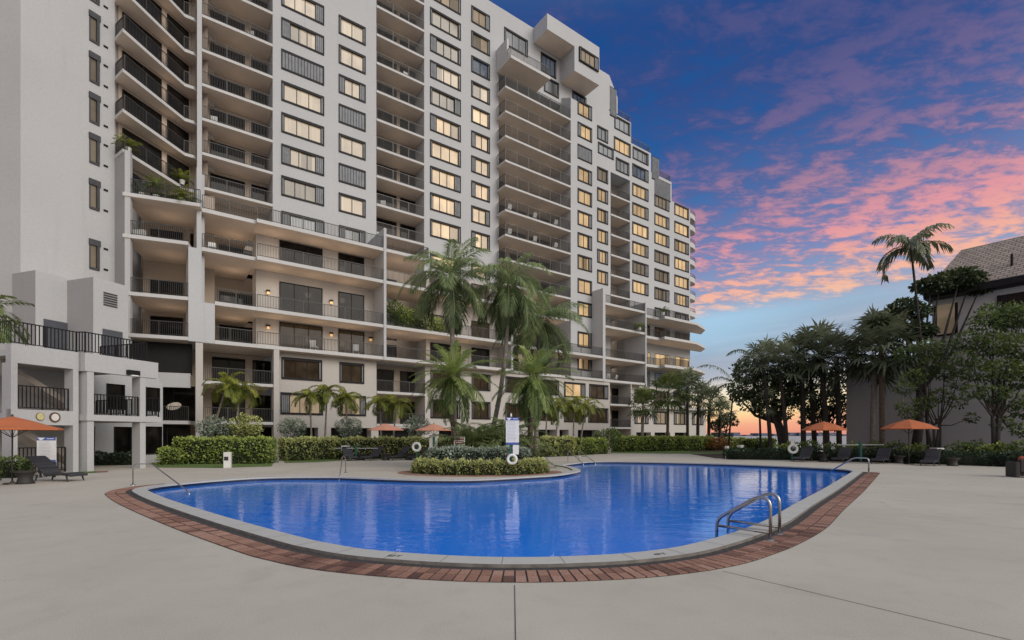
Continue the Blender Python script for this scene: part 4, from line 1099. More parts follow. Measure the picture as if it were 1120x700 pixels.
def unit(v): return v / np.maximum(np.linalg.norm(v, axis=-1, keepdims=True), 1e-9)
def diamonds(P, D, S_, Lf, Wd, drop=None):
    """one folded quad per leaf: base P, direction D, side S_"""
    P = np.asarray(P); n = len(P)
    Lf = np.broadcast_to(Lf, (n,))[:, None]; Wd = np.broadcast_to(Wd, (n,))[:, None]
    mid = P + D * Lf * .45; tip = P + D * Lf
    if drop is not None: tip = tip + drop
    V = np.stack([P, mid + S_ * Wd, tip, mid - S_ * Wd], 1).reshape(-1, 3)
    F = np.arange(n * 4).reshape(-1, 4)
    return V, F

def pinnate_crown(seed, nf, L, leaf, nl, e_hi, e_lo, droop, hang=.35, lw=.03, wind=(0, 0), spread=1.0):
    g = np.random.default_rng(seed); Vs = []; Fs = []; Ts = []; n0 = 0
    for i in range(nf):
        q = (i + .5) / nf
        az = i * 2.39996 + g.uniform(-.25, .25); el0 = R(e_hi + (e_lo - e_hi) * q ** .85 + g.uniform(-7, 7))
        l = L * g.uniform(.85, 1.1) * (.8 if q < .15 else 1); dr = droop * g.uniform(.8, 1.25)
        ns = 14; t = np.linspace(0, 1, ns + 1)
        el = el0 - dr * t ** 1.3
        h = np.array([math.cos(az), math.sin(az), 0])
        st = l / ns
        d = np.cos(el)[:, None] * h + np.sin(el)[:, None] * np.array([0, 0, 1.]) + np.outer(t, [wind[0], wind[1], 0])
        d = unit(d); p = np.cumsum(d * st, 0) - d[0] * st
        tl = np.linspace(.10, 1.0, nl); pl = np.stack([np.interp(tl, t, p[:, k]) for k in range(3)], 1); dl = unit(np.stack([np.interp(tl, t, d[:, k]) for k in range(3)], 1))
        side = unit(np.cross(dl, np.array([0, 0, 1.]) + .001)); upv = np.cross(side, dl)
        env = np.sin(np.pi * np.clip(tl * .86 + .12, 0, 1)) ** .6
        for sg in (-1, 1):
            ang = R(58) - tl * R(28)
            dd = unit(side * sg * np.sin(ang)[:, None] + dl * np.cos(ang)[:, None] + upv * g.uniform(.0, .3) + g.normal(0, .09, (nl, 3)))
            ll = leaf * env * g.uniform(.85, 1.1, nl)
            dp = np.zeros((nl, 3)); dp[:, 2] = -hang * ll * g.uniform(.7, 1.3, nl)
            V, F = diamonds(pl, dd, unit(np.cross(dd, upv)), ll, lw, dp)
            Vs.append(V); Fs.append(F + n0); n0 += len(V)
            Ts.append(np.clip(.62 - .45 * q + g.normal(0, .13, nl) + .25 * (np.sin(el0)), 0, 1))
        # rachis
        w_ = np.linspace(.035, .008, ns + 1)[:, None]
        A = p + side[np.linspace(0, nl - 1, ns + 1).astype(int)] * w_; B = p - side[np.linspace(0, nl - 1, ns + 1).astype(int)] * w_
        V = np.concatenate([A, B]); k = np.arange(ns); F = np.stack([k, k + 1, k + ns + 2, k + ns + 1], 1)
        Vs.append(V); Fs.append(F + n0); n0 += len(V); Ts.append(np.full(ns, .55))
    return np.concatenate(Vs), np.concatenate(Fs), np.concatenate(Ts)

def fan_crown(seed, nf, pet, rad, nb=15):
    g = np.random.default_rng(seed); Vs = []; Fs = []; Ts = []; n0 = 0
    for i in range(nf):
        q = (i + .5) / nf
        az = i * 2.39996 + g.uniform(-.3, .3); el = R(78 - 118 * q + g.uniform(-9, 9))
        h = np.array([math.cos(az), math.sin(az), 0]); d = h * math.cos(el) + np.array([0, 0, math.sin(el)])
        c = d * pet * g.uniform(.8, 1.15); c[2] -= .12 * pet * (q > .3)
        side = np.cross(d, [0, 0, 1.]); side /= np.linalg.norm(side) + 1e-9; upv = np.cross(side, d)
        a = np.linspace(-2.0, 2.0, nb) + g.normal(0, .03, nb)
        dd = d * np.cos(a)[:, None] + side * np.sin(a)[:, None]; dd = unit(dd + upv * .12 + np.array([0, 0, -.10]) + g.normal(0, .05, (nb, 3)))
        ll = rad * (.72 + .28 * np.cos(a * .6)) * g.uniform(.85, 1.1, nb)
        dp = np.zeros((nb, 3)); dp[:, 2] = -.28 * ll * g.uniform(.5, 1.6, nb)
        V, F = diamonds(np.repeat(c[None], nb, 0), dd, unit(np.cross(dd, upv)), ll, .045 * rad / .8, dp)
        Vs.append(V); Fs.append(F + n0); n0 += len(V); Ts.append(np.clip(.65 - .5 * q + g.normal(0, .12, nb), 0, 1))
        w_ = side * .018; V = np.stack([w_, c + w_, c - w_, -w_]); Vs.append(V); Fs.append(np.arange(4)[None] + n0); n0 += 4; Ts.append(np.array([.5]))
    return np.concatenate(Vs), np.concatenate(Fs), np.concatenate(Ts)

def palm(name, base, top, crown, leafm, barkm, r0, r1, label, group=None, bend=0.0, boots=0, cat='palm tree', crown_scale=1.0):
    """base, top: world points; crown = (V, F, T) around the top"""
    o = thing(name, base, label, cat, group)
    dx, dy, dz = (top[k] - base[k] for k in range(3))
    n_ = 12; pts = []; rr = []
    for k in range(n_ + 1):
        t = k / n_; sgn = math.sin(math.pi * t) * bend
        pts.append((dx * t ** 1.4 + sgn, dy * t, dz * t - (.15 if k == 0 else 0))); rr.append((r0 + (r1 - r0) * t) * (1.25 if k == 0 else 1))
    mb = MB(); mb.tube(pts, rr, 9)
    if boots:
        g = random.Random(hash(label) & 255)
        for k in range(boots):
            th = g.uniform(0, 6.28); z = dz - g.uniform(.0, .9) ; rr_ = r1 * 1.05
            c_ = (dx + rr_ * math.cos(th), dy + rr_ * math.sin(th), z)
            mb.face([c_, (c_[0] + .10 * math.cos(th + .5), c_[1] + .1 * math.sin(th + .5), z + .25), (c_[0] + .22 * math.cos(th), c_[1] + .22 * math.sin(th), z + .42), (c_[0] + .10 * math.cos(th - .5), c_[1] + .1 * math.sin(th - .5), z + .25)])
    mb.build('trunk', barkm, o, smooth=True)
    V, F, T = crown
    mesh_np('crown', V * crown_scale + np.array([dx, dy, dz]), F, leafm, tint=T, parent=o)
    return o

DENS = 2.6
def leaf_cloud(g, centers, radii, per, size, flat=.8, tint_c=None):
    """leaf quads scattered in blobs; lower and inner leaves darker"""
    P = []; T = []; D = []
    for c, r, k in zip(centers, radii, range(len(radii))):
        n = max(20, int(per * r * r * DENS))
        u = unit(g.normal(0, 1, (n, 3))); rad = r * g.uniform(.35, 1.0, n)[:, None] ** .6
        q = u * rad; q[:, 2] *= flat
        P.append(np.array(c) + q); D.append(unit(u + np.array([0, 0, -.15]) + g.normal(0, .7, (n, 3))))
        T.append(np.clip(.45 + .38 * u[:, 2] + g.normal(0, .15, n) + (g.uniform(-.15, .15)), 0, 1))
    P = np.concatenate(P); D = np.concatenate(D); T = np.concatenate(T)
    S_ = unit(np.cross(D, g.normal(0, 1, D.shape)))
    sz = size * g.uniform(.65, 1.3, len(P))
    V, F = diamonds(P, D, S_, sz, sz * .30)
    return V, F, T

def tree(name, base, hgt, blobs, leafm, barkm, label, r0=.16, seed=1, per=170, size=.20, stems=1, group=None, cat='tree', flat=.75):
    o = thing(name, base, label, cat, group); g = np.random.default_rng(seed); rg = random.Random(seed)
    mb = MB()
    C = [np.array(b[:3], float) for b in blobs]; rad = [b[3] for b in blobs]
    cen = np.mean(C, 0)
    for s_ in range(stems):
        bx = rg.uniform(-.25, .25) * (stems > 1); by = rg.uniform(-.2, .2) * (stems > 1)
        mine = [c for k, c in enumerate(C) if k % stems == s_] or C[:1]
        m = np.mean(mine, 0); fork = np.array([bx + (m[0] - bx) * .45, by + (m[1] - by) * .45, hgt * .42])
        p0 = np.array([bx, by, -.1]); mid = (p0 + fork) / 2 + np.array([rg.uniform(-.12, .12), rg.uniform(-.1, .1), 0])
        rr = r0 / math.sqrt(stems)
        mb.tube([p0, mid, fork], [rr * 1.2, rr, rr * .8], 8)
        for c in mine:
            k1 = fork + (c - fork) * .5 + np.array([rg.uniform(-.2, .2), rg.uniform(-.2, .2), -.12 * np.linalg.norm(c - fork)])
            mb.tube([fork, k1, c], [rr * .55, rr * .36, rr * .10], 6)
    mb.build('trunk', barkm, o, smooth=True)
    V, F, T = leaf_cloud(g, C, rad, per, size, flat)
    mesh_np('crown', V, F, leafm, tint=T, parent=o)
    return o

def hedge(name, poly_line, width, height, leafm, label, seed, dens=190, size=.11, group=None, cat='hedge', round_=.18, z0=0.0, core=True):
    """clipped hedge along a plan polyline: dark core plus leaves over its surface"""
    g = np.random.default_rng(seed); Vs = []; Ts = []; Ds = []
    pts = [np.array(p, float) for p in poly_line]
    base = (pts[0][0], pts[0][1], z0)
    segs_ = [(a, b) for a, b in zip(pts[:-1], pts[1:])]
    cv = MB()
    for ki, (a, b) in enumerate(segs_):
        L = np.linalg.norm(b - a); d = (b - a) / L; nrm = np.array([-d[1], d[0]])
        fr = Frame(tuple(a), tuple(d))
        cv.fbox(fr, .07 if ki == 0 else -.05, L - .07 if ki == len(segs_) - 1 else L + .05, -width / 2 + .08, width / 2 - .08, z0, z0 + height - .09, 1, skip='b')
        n = int(dens * (L + width) * (2 * height + width))
        s_ = g.uniform(-.1, L + .1, n); th = g.uniform(-math.pi / 2, math.pi / 2, n) ; u_ = g.uniform(0, 1, n)
        per_ = 2 * height + width; w_ = u_ * per_
        y = np.where(w_ < height, -width / 2, np.where(w_ > height + width, width / 2, w_ - height - width / 2)); z = np.where(w_ < height, w_, np.where(w_ > height + width, w_ - height - width, height))
        ny = np.where(w_ < height, -1., np.where(w_ > height + width, 1., 0)); nz = np.where((w_ >= height) & (w_ <= height + width), 1., 0.)
        # ends
        if ki == 0 or ki == len(segs_) - 1:
            ne_ = int(dens * width * height * 1.1)
            for e_, s0 in ((0, 0.0), (1, L)):
                if (e_ == 0 and ki != 0) or (e_ == 1 and ki != len(segs_) - 1): continue
                s_ = np.concatenate([s_, np.full(ne_, s0)]); y = np.concatenate([y, g.uniform(-width / 2, width / 2, ne_)]); z = np.concatenate([z, g.uniform(0, height, ne_)])
                ny = np.concatenate([ny, np.zeros(ne_)]); nz = np.concatenate([nz, np.full(ne_, .2)])
        ed = np.clip((z - (height - round_)) / round_, 0, 1) * np.clip((np.abs(y) - (width / 2 - round_)) / round_, 0, 1)
        lump = .05 * np.sin(s_ * 3.1 + seed) + .05 * np.sin(s_ * 7.7 + y * 5) * np.cos(z * 6 + seed) + .03 * np.sin(s_ * 15 + z * 11)
        rr = lump + g.normal(0, .035, len(s_))
        P = np.stack([a[0] + d[0] * s_ + nrm[0] * (y - np.sign(y) * ed * .09 + ny * rr), a[1] + d[1] * s_ + nrm[1] * (y - np.sign(y) * ed * .09 + ny * rr), z0 + np.maximum(.02, z - ed * .09 + nz * rr)], 1)
        Nn = np.stack([nrm[0] * ny, nrm[1] * ny, nz + .35], 1)
        Vs.append(P); Ds.append(unit(Nn + g.normal(0, .65, P.shape)))
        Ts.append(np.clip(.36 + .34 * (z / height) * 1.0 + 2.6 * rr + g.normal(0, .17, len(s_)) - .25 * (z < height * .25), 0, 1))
    P = np.concatenate(Vs); D = np.concatenate(Ds); T = np.concatenate(Ts)
    S_ = unit(np.cross(D, g.normal(0, 1, D.shape))); sz = size * g.uniform(.65, 1.35, len(P))
    V, F = diamonds(P, D, S_, sz, sz * .34)
    nb = len(cv.v)
    V2 = np.concatenate([np.array(cv.v), V]); F2 = np.concatenate([np.array(cv.f), F + nb]); mi = np.concatenate([np.ones(len(cv.f)), np.zeros(len(F))]); T2 = np.concatenate([np.full(len(cv.f), .1), T])
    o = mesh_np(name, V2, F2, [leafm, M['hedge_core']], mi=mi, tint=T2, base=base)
    return tag(o, label, cat, group)
M['hedge_core'] = plain('hedge_shade', (.010, .016, .007), .95)  # near-black core, inner shade of the hedge put into its colour

def shrub(name, base, blobs, leafm, label, seed, per=330, size=.12, group=None, cat='shrub'):
    o = thing(name, base, label, cat, group); g = np.random.default_rng(seed)
    mb = MB(); rg = random.Random(seed)
    for b in blobs: mb.tube([(rg.uniform(-.08, .08), rg.uniform(-.08, .08), -.05), (b[0] * .5, b[1] * .5, b[2] * .55), (b[0], b[1], b[2])], [.03, .022, .008], 5)
    mb.build('stem', M['bark_brown'], o)
    V, F, T = leaf_cloud(g, [b[:3] for b in blobs], [b[3] for b in blobs], per, size, .9); V[:, 2] = np.maximum(V[:, 2], .02)
    mesh_np('foliage', V, F, leafm, tint=T, parent=o); return o

def gxy(u, Y): return ((u - 560) / FPX * Y, Y)

# --- coconut palms in front of the tower
def P3(u, v, Y): return at(u, v, Y)
def G3(u, Y): return ((u - 560) / FPX * Y, Y, 0.0)
palm('coconut_palm', G3(497, 27), P3(493, 303, 27), pinnate_crown(11, 25, 3.3, .85, 80, 86, -45, 1.25, .45, .021), M['leaf_palm'], M['bark_palm'], .17, .11,
     'tallest coconut palm with pale straight trunk, left of three before the white terraces', 'coconut palms before the tower', boots=8)
palm('coconut_palm', G3(531, 28), P3(556, 312, 28), pinnate_crown(12, 25, 3.3, .85, 80, 84, -60, 1.35, .6, .021), M['leaf_palm'], M['bark_palm'], .15, .10,
     'coconut palm with slender leaning pale trunk, middle of the three tall ones before the terraces', 'coconut palms before the tower', bend=.5)
palm('coconut_palm', G3(586, 31), P3(590, 350, 31), pinnate_crown(13, 26, 3.6, .9, 80, 80, -45, 1.25, .45, .022), M['leaf_palm'], M['bark_palm'], .16, .10,
     'bushy dark coconut palm on the right of the three tall ones before the terraces', 'coconut palms before the tower', boots=6)
# --- feathery date palms below them
palm('date_palm', G3(507, 24.5), P3(495, 412, 24.5), pinnate_crown(21, 44, 2.5, .48, 70, 84, -55, .85, .25, .018), M['leaf_date'], M['bark_brown'], .10, .13,
     'feathery date palm with leaning thin trunk below the tallest coconut palm', 'date palms around the planter', bend=-.35, boots=14)
palm('date_palm', G3(579, 26), P3(583, 412, 26), pinnate_crown(22, 46, 2.8, .50, 70, 82, -60, .85, .25, .018), M['leaf_date'], M['bark_brown'], .15, .15,
     'feathery date palm right of the pool rules sign with a brown ringed trunk', 'date palms around the planter', boots=16)
# --- lush clump behind the planter
for k, (u, Y, L, sd, lab) in enumerate(((520, 25.0, 2.2, 31, 'dense dark green arching palm clump at the left behind the silver planter hedge'), (550, 25.6, 2.4, 32, 'dense dark green arching palm clump just left behind the pool rules sign'))):
    o = thing('palm_clump', G3(u, Y), lab, 'palm clump', 'arching palm clumps behind the planter')
    Vs = []; Fs = []; Ts = []; n0 = 0
    for j in range(5):
        V, F, T = pinnate_crown(sd * 10 + j, 17, L * 1.1, .6, 52, 86, 8, 1.25, .3, .024)
        V = V + np.array([math.cos(j * 1.3) * .5, math.sin(j * 1.3) * .4, .35 + .18 * j]); Vs.append(V); Fs.append(F + n0); Ts.append(T * .8); n0 += len(V)
    mb = MB()
    for j in range(7): mb.tube([(math.cos(j) * .3, math.sin(j) * .25, -.05), (math.cos(j) * .4, math.sin(j) * .35, 1.2)], [.05, .03], 6)
    mb.build('stem', M['bark_brown'], o); mesh_np('crown', np.concatenate(Vs), np.concatenate(Fs), M['leaf_palm'], tint=np.concatenate(Ts), parent=o)
# --- small christmas palms by the hedges
sp_ = [(228, 248, 422, 31.5, 'small christmas palm with arching fronds, left of the pair behind the clipped green hedge'), (257, 262, 428, 32, 'small christmas palm with yellow stems, right of the pair behind the clipped green hedge'),
       (341, 339, 434, 37.4, 'small christmas palm with yellowing fronds, left one of three above the long hedge'), (355, 358, 428, 37.6, 'small dark green christmas palm, middle one of three above the long hedge'), (381, 378, 436, 37.8, 'small drooping christmas palm, right one of three above the long hedge'),
       (417, 416, 440, 38.6, 'small christmas palm behind the left one of the two orange parasols'), (429, 434, 443, 38.6, 'small christmas palm between the two orange parasols by the hedge'),
       (597, 598, 447, 40, 'small christmas palm nearest the sign board of the row above the yellow hedge'), (607, 612, 443, 40.5, 'second small christmas palm right of the sign board above the yellow hedge'),
       (627, 628, 442, 42, 'small christmas palm, third right of the sign board above the yellow hedge'), (634, 641, 445, 42, 'rightmost small christmas palm of the row above the yellow hedge')]
for k, (ub, ut, v, Y, lab) in enumerate(sp_):
    b = G3(ub, Y); t = P3(ut, v, Y)
    palm('christmas_palm', b, t, pinnate_crown(40 + k, 15, 1.7 if k < 7 else 1.9, .48, 44, 80, -8, 1.75, .45, .024), M['leaf_small'], M['bark_palm'], .085, .05, lab, 'small palms along the hedges')
# --- cabbage palms in front of the far end of the tower
for k, (u, v, Y, s_, lm, bk, lab) in enumerate(((704, 443, 52, 1.0, 'leaf_fan_lit', 'bark_palm', 'small fan palm with grey trunk, leftmost before the far end of the tower'), (731, 429, 53, 1.25, 'leaf_fan_lit', 'bark_brown', 'fan palm with reddish brown trunk before the far end of the tower'),
                                            (752, 424, 55, 1.15, 'leaf_fan', 'bark_dark', 'dark fan palm right of the reddish trunked one by the tower corner'))):
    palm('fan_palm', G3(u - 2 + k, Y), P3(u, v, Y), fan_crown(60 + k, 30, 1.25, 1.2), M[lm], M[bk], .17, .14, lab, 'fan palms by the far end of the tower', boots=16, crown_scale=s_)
def blobs_px(lst, base, Y): return [((u - 560) / FPX * Y - base[0], dy, H + (476 - v) * Y / FPX, r) for u, v, r, dy in lst]
for k, (u, v, Y, s_, lab) in enumerate(((764, 434, 57, 1.1, 'dark fan palm just right of the tower corner'), (776, 441, 58.5, 1.2, 'dark fan palm beside the tower, second from the sunset gap'), (788, 451, 58, .9, 'short dark fan palm nearest the sunset gap beside the tower'))):
    palm('fan_palm', G3(u - 1, Y), P3(u, v, Y), fan_crown(66 + k, 26, 1.3, 1.2, 13), M['leaf_fan'], M['bark_dark'], .2, .17, lab, 'dark fan palms beside the tower corner', boots=10, crown_scale=s_)
b = G3(795, 60); tree('shade_tree', b, 5, blobs_px([(790, 462, .8, 0), (798, 456, .7, .2), (803, 462, .5, 0), (784, 466, .7, .2)], b, 60), M['leaf_dark'], M['bark_dark'], 'small ragged dark tree at the edge of the sunset gap beside the tower', .15, 71, 200, .28)
b = G3(787, 60); shrub('round_bush', b, [(0, 0, 1.2, 1.2), (.9, 0, 1.0, .9)], M['leaf_dark'], 'dark rounded bush under the fan palms at the sunset gap', 72, 220, .2)
b = G3(662, 46); shrub('round_bush', b, [(0, 0, 1.3, 1.1), (.8, .3, 1.7, .8), (-.6, .2, 1.0, .8)], M['leaf_tree'], 'dark green bush before the recessed ground floor entrance', 73, 300, .18)

# --- right hand trees
b = G3(862, 40)
tree('shade_tree', b, 6.4, blobs_px([(818, 405, 1.3, 0), (845, 402, 1.4, 0), (858, 410, 1.3, -.3), (813, 425, 1.2, .3), (830, 425, 1.5, 0), (846, 432, 1.5, .3), (862, 432, 1.3, 0), (822, 441, .9, 0), (840, 449, .8, 0), (858, 450, .9, .2), (806, 433, .6, 0), (872, 420, 1.2, .5)], b, 40),
     M['leaf_dark'], M['bark_dark'], 'dark broad evergreen tree at the right of the sunset gap with thick trunk', .34, 81, 95, .27)
palm('thin_palm', G3(853, 39), P3(838, 440, 39), fan_crown(82, 16, .8, .8), M['leaf_fan'], M['bark_dark'], .14, .10, 'thin dark palm with strongly leaning trunk under the broad evergreen tree', bend=.2)
for k, (u, v, Y, s_, lab) in enumerate(((834, 396, 38.5, 1.0, 'dark fan palm rising left of centre through the broad evergreen tree'), (852, 399, 38.0, 1.05, 'dark fan palm rising right of centre through the broad evergreen tree'))):
    palm('fan_palm', G3(u + 9, Y), P3(u, v, Y), fan_crown(86 + k, 28, 1.3, 1.15, 13), M['leaf_fan'], M['bark_dark'], .16, .13, lab, 'dark fan palms through the evergreen tree', boots=8, crown_scale=s_)
for k, (u, v, Y, s_, lab) in enumerate(((876, 392, 39, 1.15, 'dark fan palm leftmost of the cluster behind the left parasol'), (897, 388, 38, 1.3, 'tall dark fan palm directly behind the left orange parasol'), (915, 394, 38.5, 1.15, 'dark fan palm beside the end of the grey wall'),
                                        (887, 415, 40, 1.0, 'short dark fan palm in the middle of the cluster behind the left parasol'))):
    palm('fan_palm', G3(u + (3, 8, 3, 4)[k], Y), P3(u, v, Y), fan_crown(90 + k, 34, 1.3, 1.15), M['leaf_fan'], M['bark_dark'], .20, .17, lab, 'dark fan palms in a cluster on the right', boots=16, crown_scale=s_)
palm('fan_palm', G3(965, 34), P3(964, 380, 34), fan_crown(98, 46, 1.35, 1.25, 18), M['leaf_fan'], M['bark_brown'], .17, .16, 'big fan palm with brown trunk before the grey wall', 'fan palms before the grey wall', boots=22, crown_scale=1.28)
palm('fan_palm', G3(954, 35), P3(957, 392, 35), fan_crown(99, 30, 1.3, 1.2, 16), M['leaf_fan'], M['bark_palm'], .18, .16, 'fan palm with pale grey trunk just left of the big brown one', 'fan palms before the grey wall', boots=14, crown_scale=1.1)
b = G3(905, 44)
tree('shade_tree', b, 5, blobs_px([(880, 440, 1.2, 0), (893, 448, 1.1, .3), (907, 440, 1.3, 0), (920, 446, 1.2, 0), (886, 460, .9, 0), (914, 462, 1.0, .2), (872, 432, 1.0, .3), (900, 425, 1.2, 0), (922, 425, 1.2, 0)], b, 44), M['leaf_dark'], M['bark_dark'], 'dark tree filling the gaps behind the fan palm cluster', .2, 83, 120, .28)
def windy(u0, v0, u1, v1, Y, n, L, sd, lab, wx, ls=.55):
    palm('windswept_palm', (at(u0, v0, Y)[0], Y, 0.0), P3(u1, v1, Y), pinnate_crown(sd, n, L, ls, 24, 86, -16, 1.5, .8, .075, wind=(wx, 0)), M['leaf_fan'], M['bark_dark'], .11, .06, lab, 'windswept palms against the sky', bend=0)
windy(1016, 450, 996, 270, 32.2, 10, 2.4, 101, 'tall lone windswept palm with curved trunk against the pink clouds', .25, .75)
windy(797, 470, 803, 420, 50, 9, 4.2, 102, 'slim ragged palm in the sunset gap, left of two', .15, .7)
windy(832, 470, 828, 395, 46, 9, 3.6, 103, 'slim ragged palm rising above the dark evergreen tree', .2, .7)
b = G3(1000, 33.3)
tree('shade_tree', b, 11, blobs_px([(1018, 312, 1.0, 0), (1034, 307, 1.1, .4), (1050, 303, 1.1, 0), (1064, 307, 1.0, .2), (1072, 315, .7, 0), (988, 335, .9, 0), (1003, 340, 1.0, .3), (962, 352, .7, 0), (975, 345, .7, .3), (1008, 362, 1.0, .2), (995, 360, 1.0, 0)], b, 33.3),
     M['leaf_dark'], M['bark_dark'], 'tall spreading dark tree with flat topped crown before the shingle roof', .26, 111, 260, .26, flat=.5)
b = G3(1024, 30)
tree('small_tree', b, 5.5, blobs_px([(990, 425, .55, 0), (1003, 412, .7, .3), (1018, 400, .75, 0), (1035, 405, .7, .2), (1048, 418, .6, 0), (1012, 440, .6, 0), (998, 452, .5, .2), (1030, 432, .6, .2), (1046, 440, .5, 0), (1055, 400, .6, .3), (1015, 382, .8, 0), (1040, 380, .8, .3), (1000, 385, .7, .5), (1062, 457, .35, 0), (988, 445, .4, 0)], b, 30),
     M['leaf_tree'], M['bark_dark'], 'open multi stemmed small tree behind the right orange parasol', .16, 112, 230, .17, stems=4)
b = G3(1092, 28)
tree('small_tree', b, 6.5, blobs_px([(1078, 352, .8, 0), (1092, 342, .9, .3), (1108, 348, 1.0, 0), (1122, 342, 1.0, .2), (1065, 372, .8, .3), (1082, 378, 1.0, 0), (1100, 375, 1.0, .2), (1118, 380, 1.0, 0), (1055, 392, .6, 0), (1075, 405, .9, .2), (1095, 405, .9, 0), (1112, 412, 1.0, .2), (1128, 400, 1.0, 0), (1085, 430, .7, 0), (1108, 438, .8, .2), (1122, 448, .7, 0), (1066, 428, .5, .2), (1118, 470, .6, 0), (1100, 462, .5, .2)], b, 28),
     M['leaf_tree'], M['bark_dark'], 'large leafy tree with several dark stems at the far right edge', .20, 113, 230, .18, stems=3)
palm('areca_palm', G3(-22, 17.2), P3(-20, 345, 17.2), pinnate_crown(121, 16, 1.6, .5, 30, 80, -20, 1.4, .35, .03), M['leaf_fan_lit'], M['bark_palm'], .1, .07, 'palm leaning its green fronds into view at the left edge by the walkway')

# --- hedges
hedge('clipped_hedge', [gxy(197, 29.2), gxy(297, 29.6)], 1.3, 1.45, M['leaf_hedge'], 'clipped bright green hedge by the white column, left of the path', 201, 170, .13, 'hedges along the building')
hedge('clipped_hedge', [gxy(178, 28.4), gxy(199, 28.6)], 1.0, .85, M['leaf_hedge'], 'low yellow green hedge end left of the clipped green hedge', 202, 170, .12, 'hedges along the building')
hedge('low_hedge', [gxy(104, 27.6), gxy(150, 28.2)], .8, .62, M['leaf_low'], 'low dark hedge under the walkway pavilion windows', 203, 170, .12)
hedge('clipped_hedge', [gxy(309, 32.4), gxy(365, 35.0), gxy(476, 36.6)], 1.3, 1.42, M['leaf_hedge_y'], 'long yellow green clipped hedge behind the centre sun loungers', 204, 130, .14, 'hedges along the building')
hedge('clipped_hedge', [gxy(478, 36.8), gxy(562, 37)], 1.1, 1.4, M['leaf_hedge_y'], 'yellow green hedge mostly hidden behind the planter and sign', 205, 90, .15, 'hedges along the building')
hedge('clipped_hedge', [gxy(566, 37.4), gxy(622, 40.5)], 1.3, 1.45, M['leaf_hedge_y'], 'yellow variegated hedge right of the pool rules sign', 206, 120, .16, 'hedges along the building')
hedge('clipped_hedge', [gxy(622, 42), gxy(658, 45)], 1.3, 1.3, M['leaf_hedge'], 'green hedge end beside the bollard light and the path', 207, 110, .16, 'hedges along the building')
hedge('clipped_hedge', [gxy(673, 50.5), gxy(776, 55)], 1.4, 1.4, M['leaf_hedge'], 'long green hedge under the fan palms at the far end of the tower', 208, 90, .2, 'hedges along the building')
hedge('clipped_hedge', [gxy(796, 56), gxy(812, 56)], 1.3, 1.25, M['leaf_hedge_y'], 'short yellow green hedge right of the orange croton', 209, 90, .2, 'hedges along the building')
hedge('clipped_hedge', [gxy(813, 52), gxy(846, 50)], 1.3, 1.2, M['leaf_hedge'], 'dark green hedge before the bay below the evergreen tree', 210, 90, .2, 'hedges along the building')
b = G3(784, 54); shrub('croton_bush', b, [(-.5, 0, .7, .75), (.3, .1, .8, .8), (.9, 0, .55, .6), (-1.0, .1, .5, .5)], M['leaf_croton'], 'orange and red croton bush at the end of the long hedge', 211, 260, .18)
hedge('low_hedge', [(15.2, 34.7), (20.3, 33.7), (23.7, 31.4), (26.5, 27.0), (30.5, 23.2)], 1.2, .66, M['leaf_low'], 'low dark clipped hedge behind the right hand sun loungers', 212, 170, .11)
hg = [(862, 34.8, .9), (885, 34.2, 1.1), (908, 33.6, .9), (930, 33, .85), (955, 32.4, 1.0), (978, 31.6, 1.0), (1002, 30.6, .85), (1048, 28.6, 1.0), (1066, 28.1, 1.1), (1090, 27.4, .95), (1112, 26.8, 1.1)]
for k, (u, Y, h_) in enumerate(hg):
    b = G3(u, Y + .6); near_to = ['behind the rescue ring', 'left of the left parasol pole', 'right of the left parasol pole', 'left of the green post', 'before the pale and brown fan palm trunks', 'left of the right parasol', 'right of the right parasol pole', 'between the two small trees', 'left of the stem of the large leafy tree', 'at the foot of the large leafy tree', 'behind the wicker armchair']
    shrub('yellow_tip_shrub', b, [(-.5, 0, h_ * .7, .5), (.35, .1, h_ * .8, .5), (0, -.1, h_ * .95, .4)], M['leaf_tree'] if k % 3 else M['leaf_hedge'], 'leafy shrub above the low dark hedge, ' + near_to[k], 220 + k, 230, .17, 'shrubs along the low dark hedge')
hedge('clipped_hedge', [(-22.6, 19.2), (-19.7, 19.8)], .8, .72, M['leaf_tree'], 'small green hedge under the left parasol before the stair pavilion', 240, 230, .09)
# silver buttonwood shrubs
for k, (u, Y, v, lm, lab) in enumerate(((233, 31.2, 467, 'leaf_silver', 'dusky shrub with sparse leaves left of the silver one above the clipped green hedge'), (268, 31.4, 465, 'leaf_hedge_y', 'pale yellow silver shrub above the clipped green hedge'), (319, 36.800000000000004, 467, 'leaf_silver', 'round silver green shrub at the left end of the long hedge'), (381, 37.6, 466, 'leaf_silver', 'silver yellow shrub above the long hedge left of the parasols'), (456, 37.5, 466, 'leaf_silver', 'silver shrub behind the hedge between the two orange parasols'))):
    b = G3(u, Y); z = H + (476 - v) * Y / FPX
    shrub('silver_shrub', b, [(-.5, 0, z, .55), (.4, .1, z + .1, .6), (0, -.2, z - .4, .6), (.7, 0, z - .3, .4), (-.2, .2, z + .35, .45)], M[lm], lab, 250 + k, 420, .14, 'silver shrubs above the hedges')

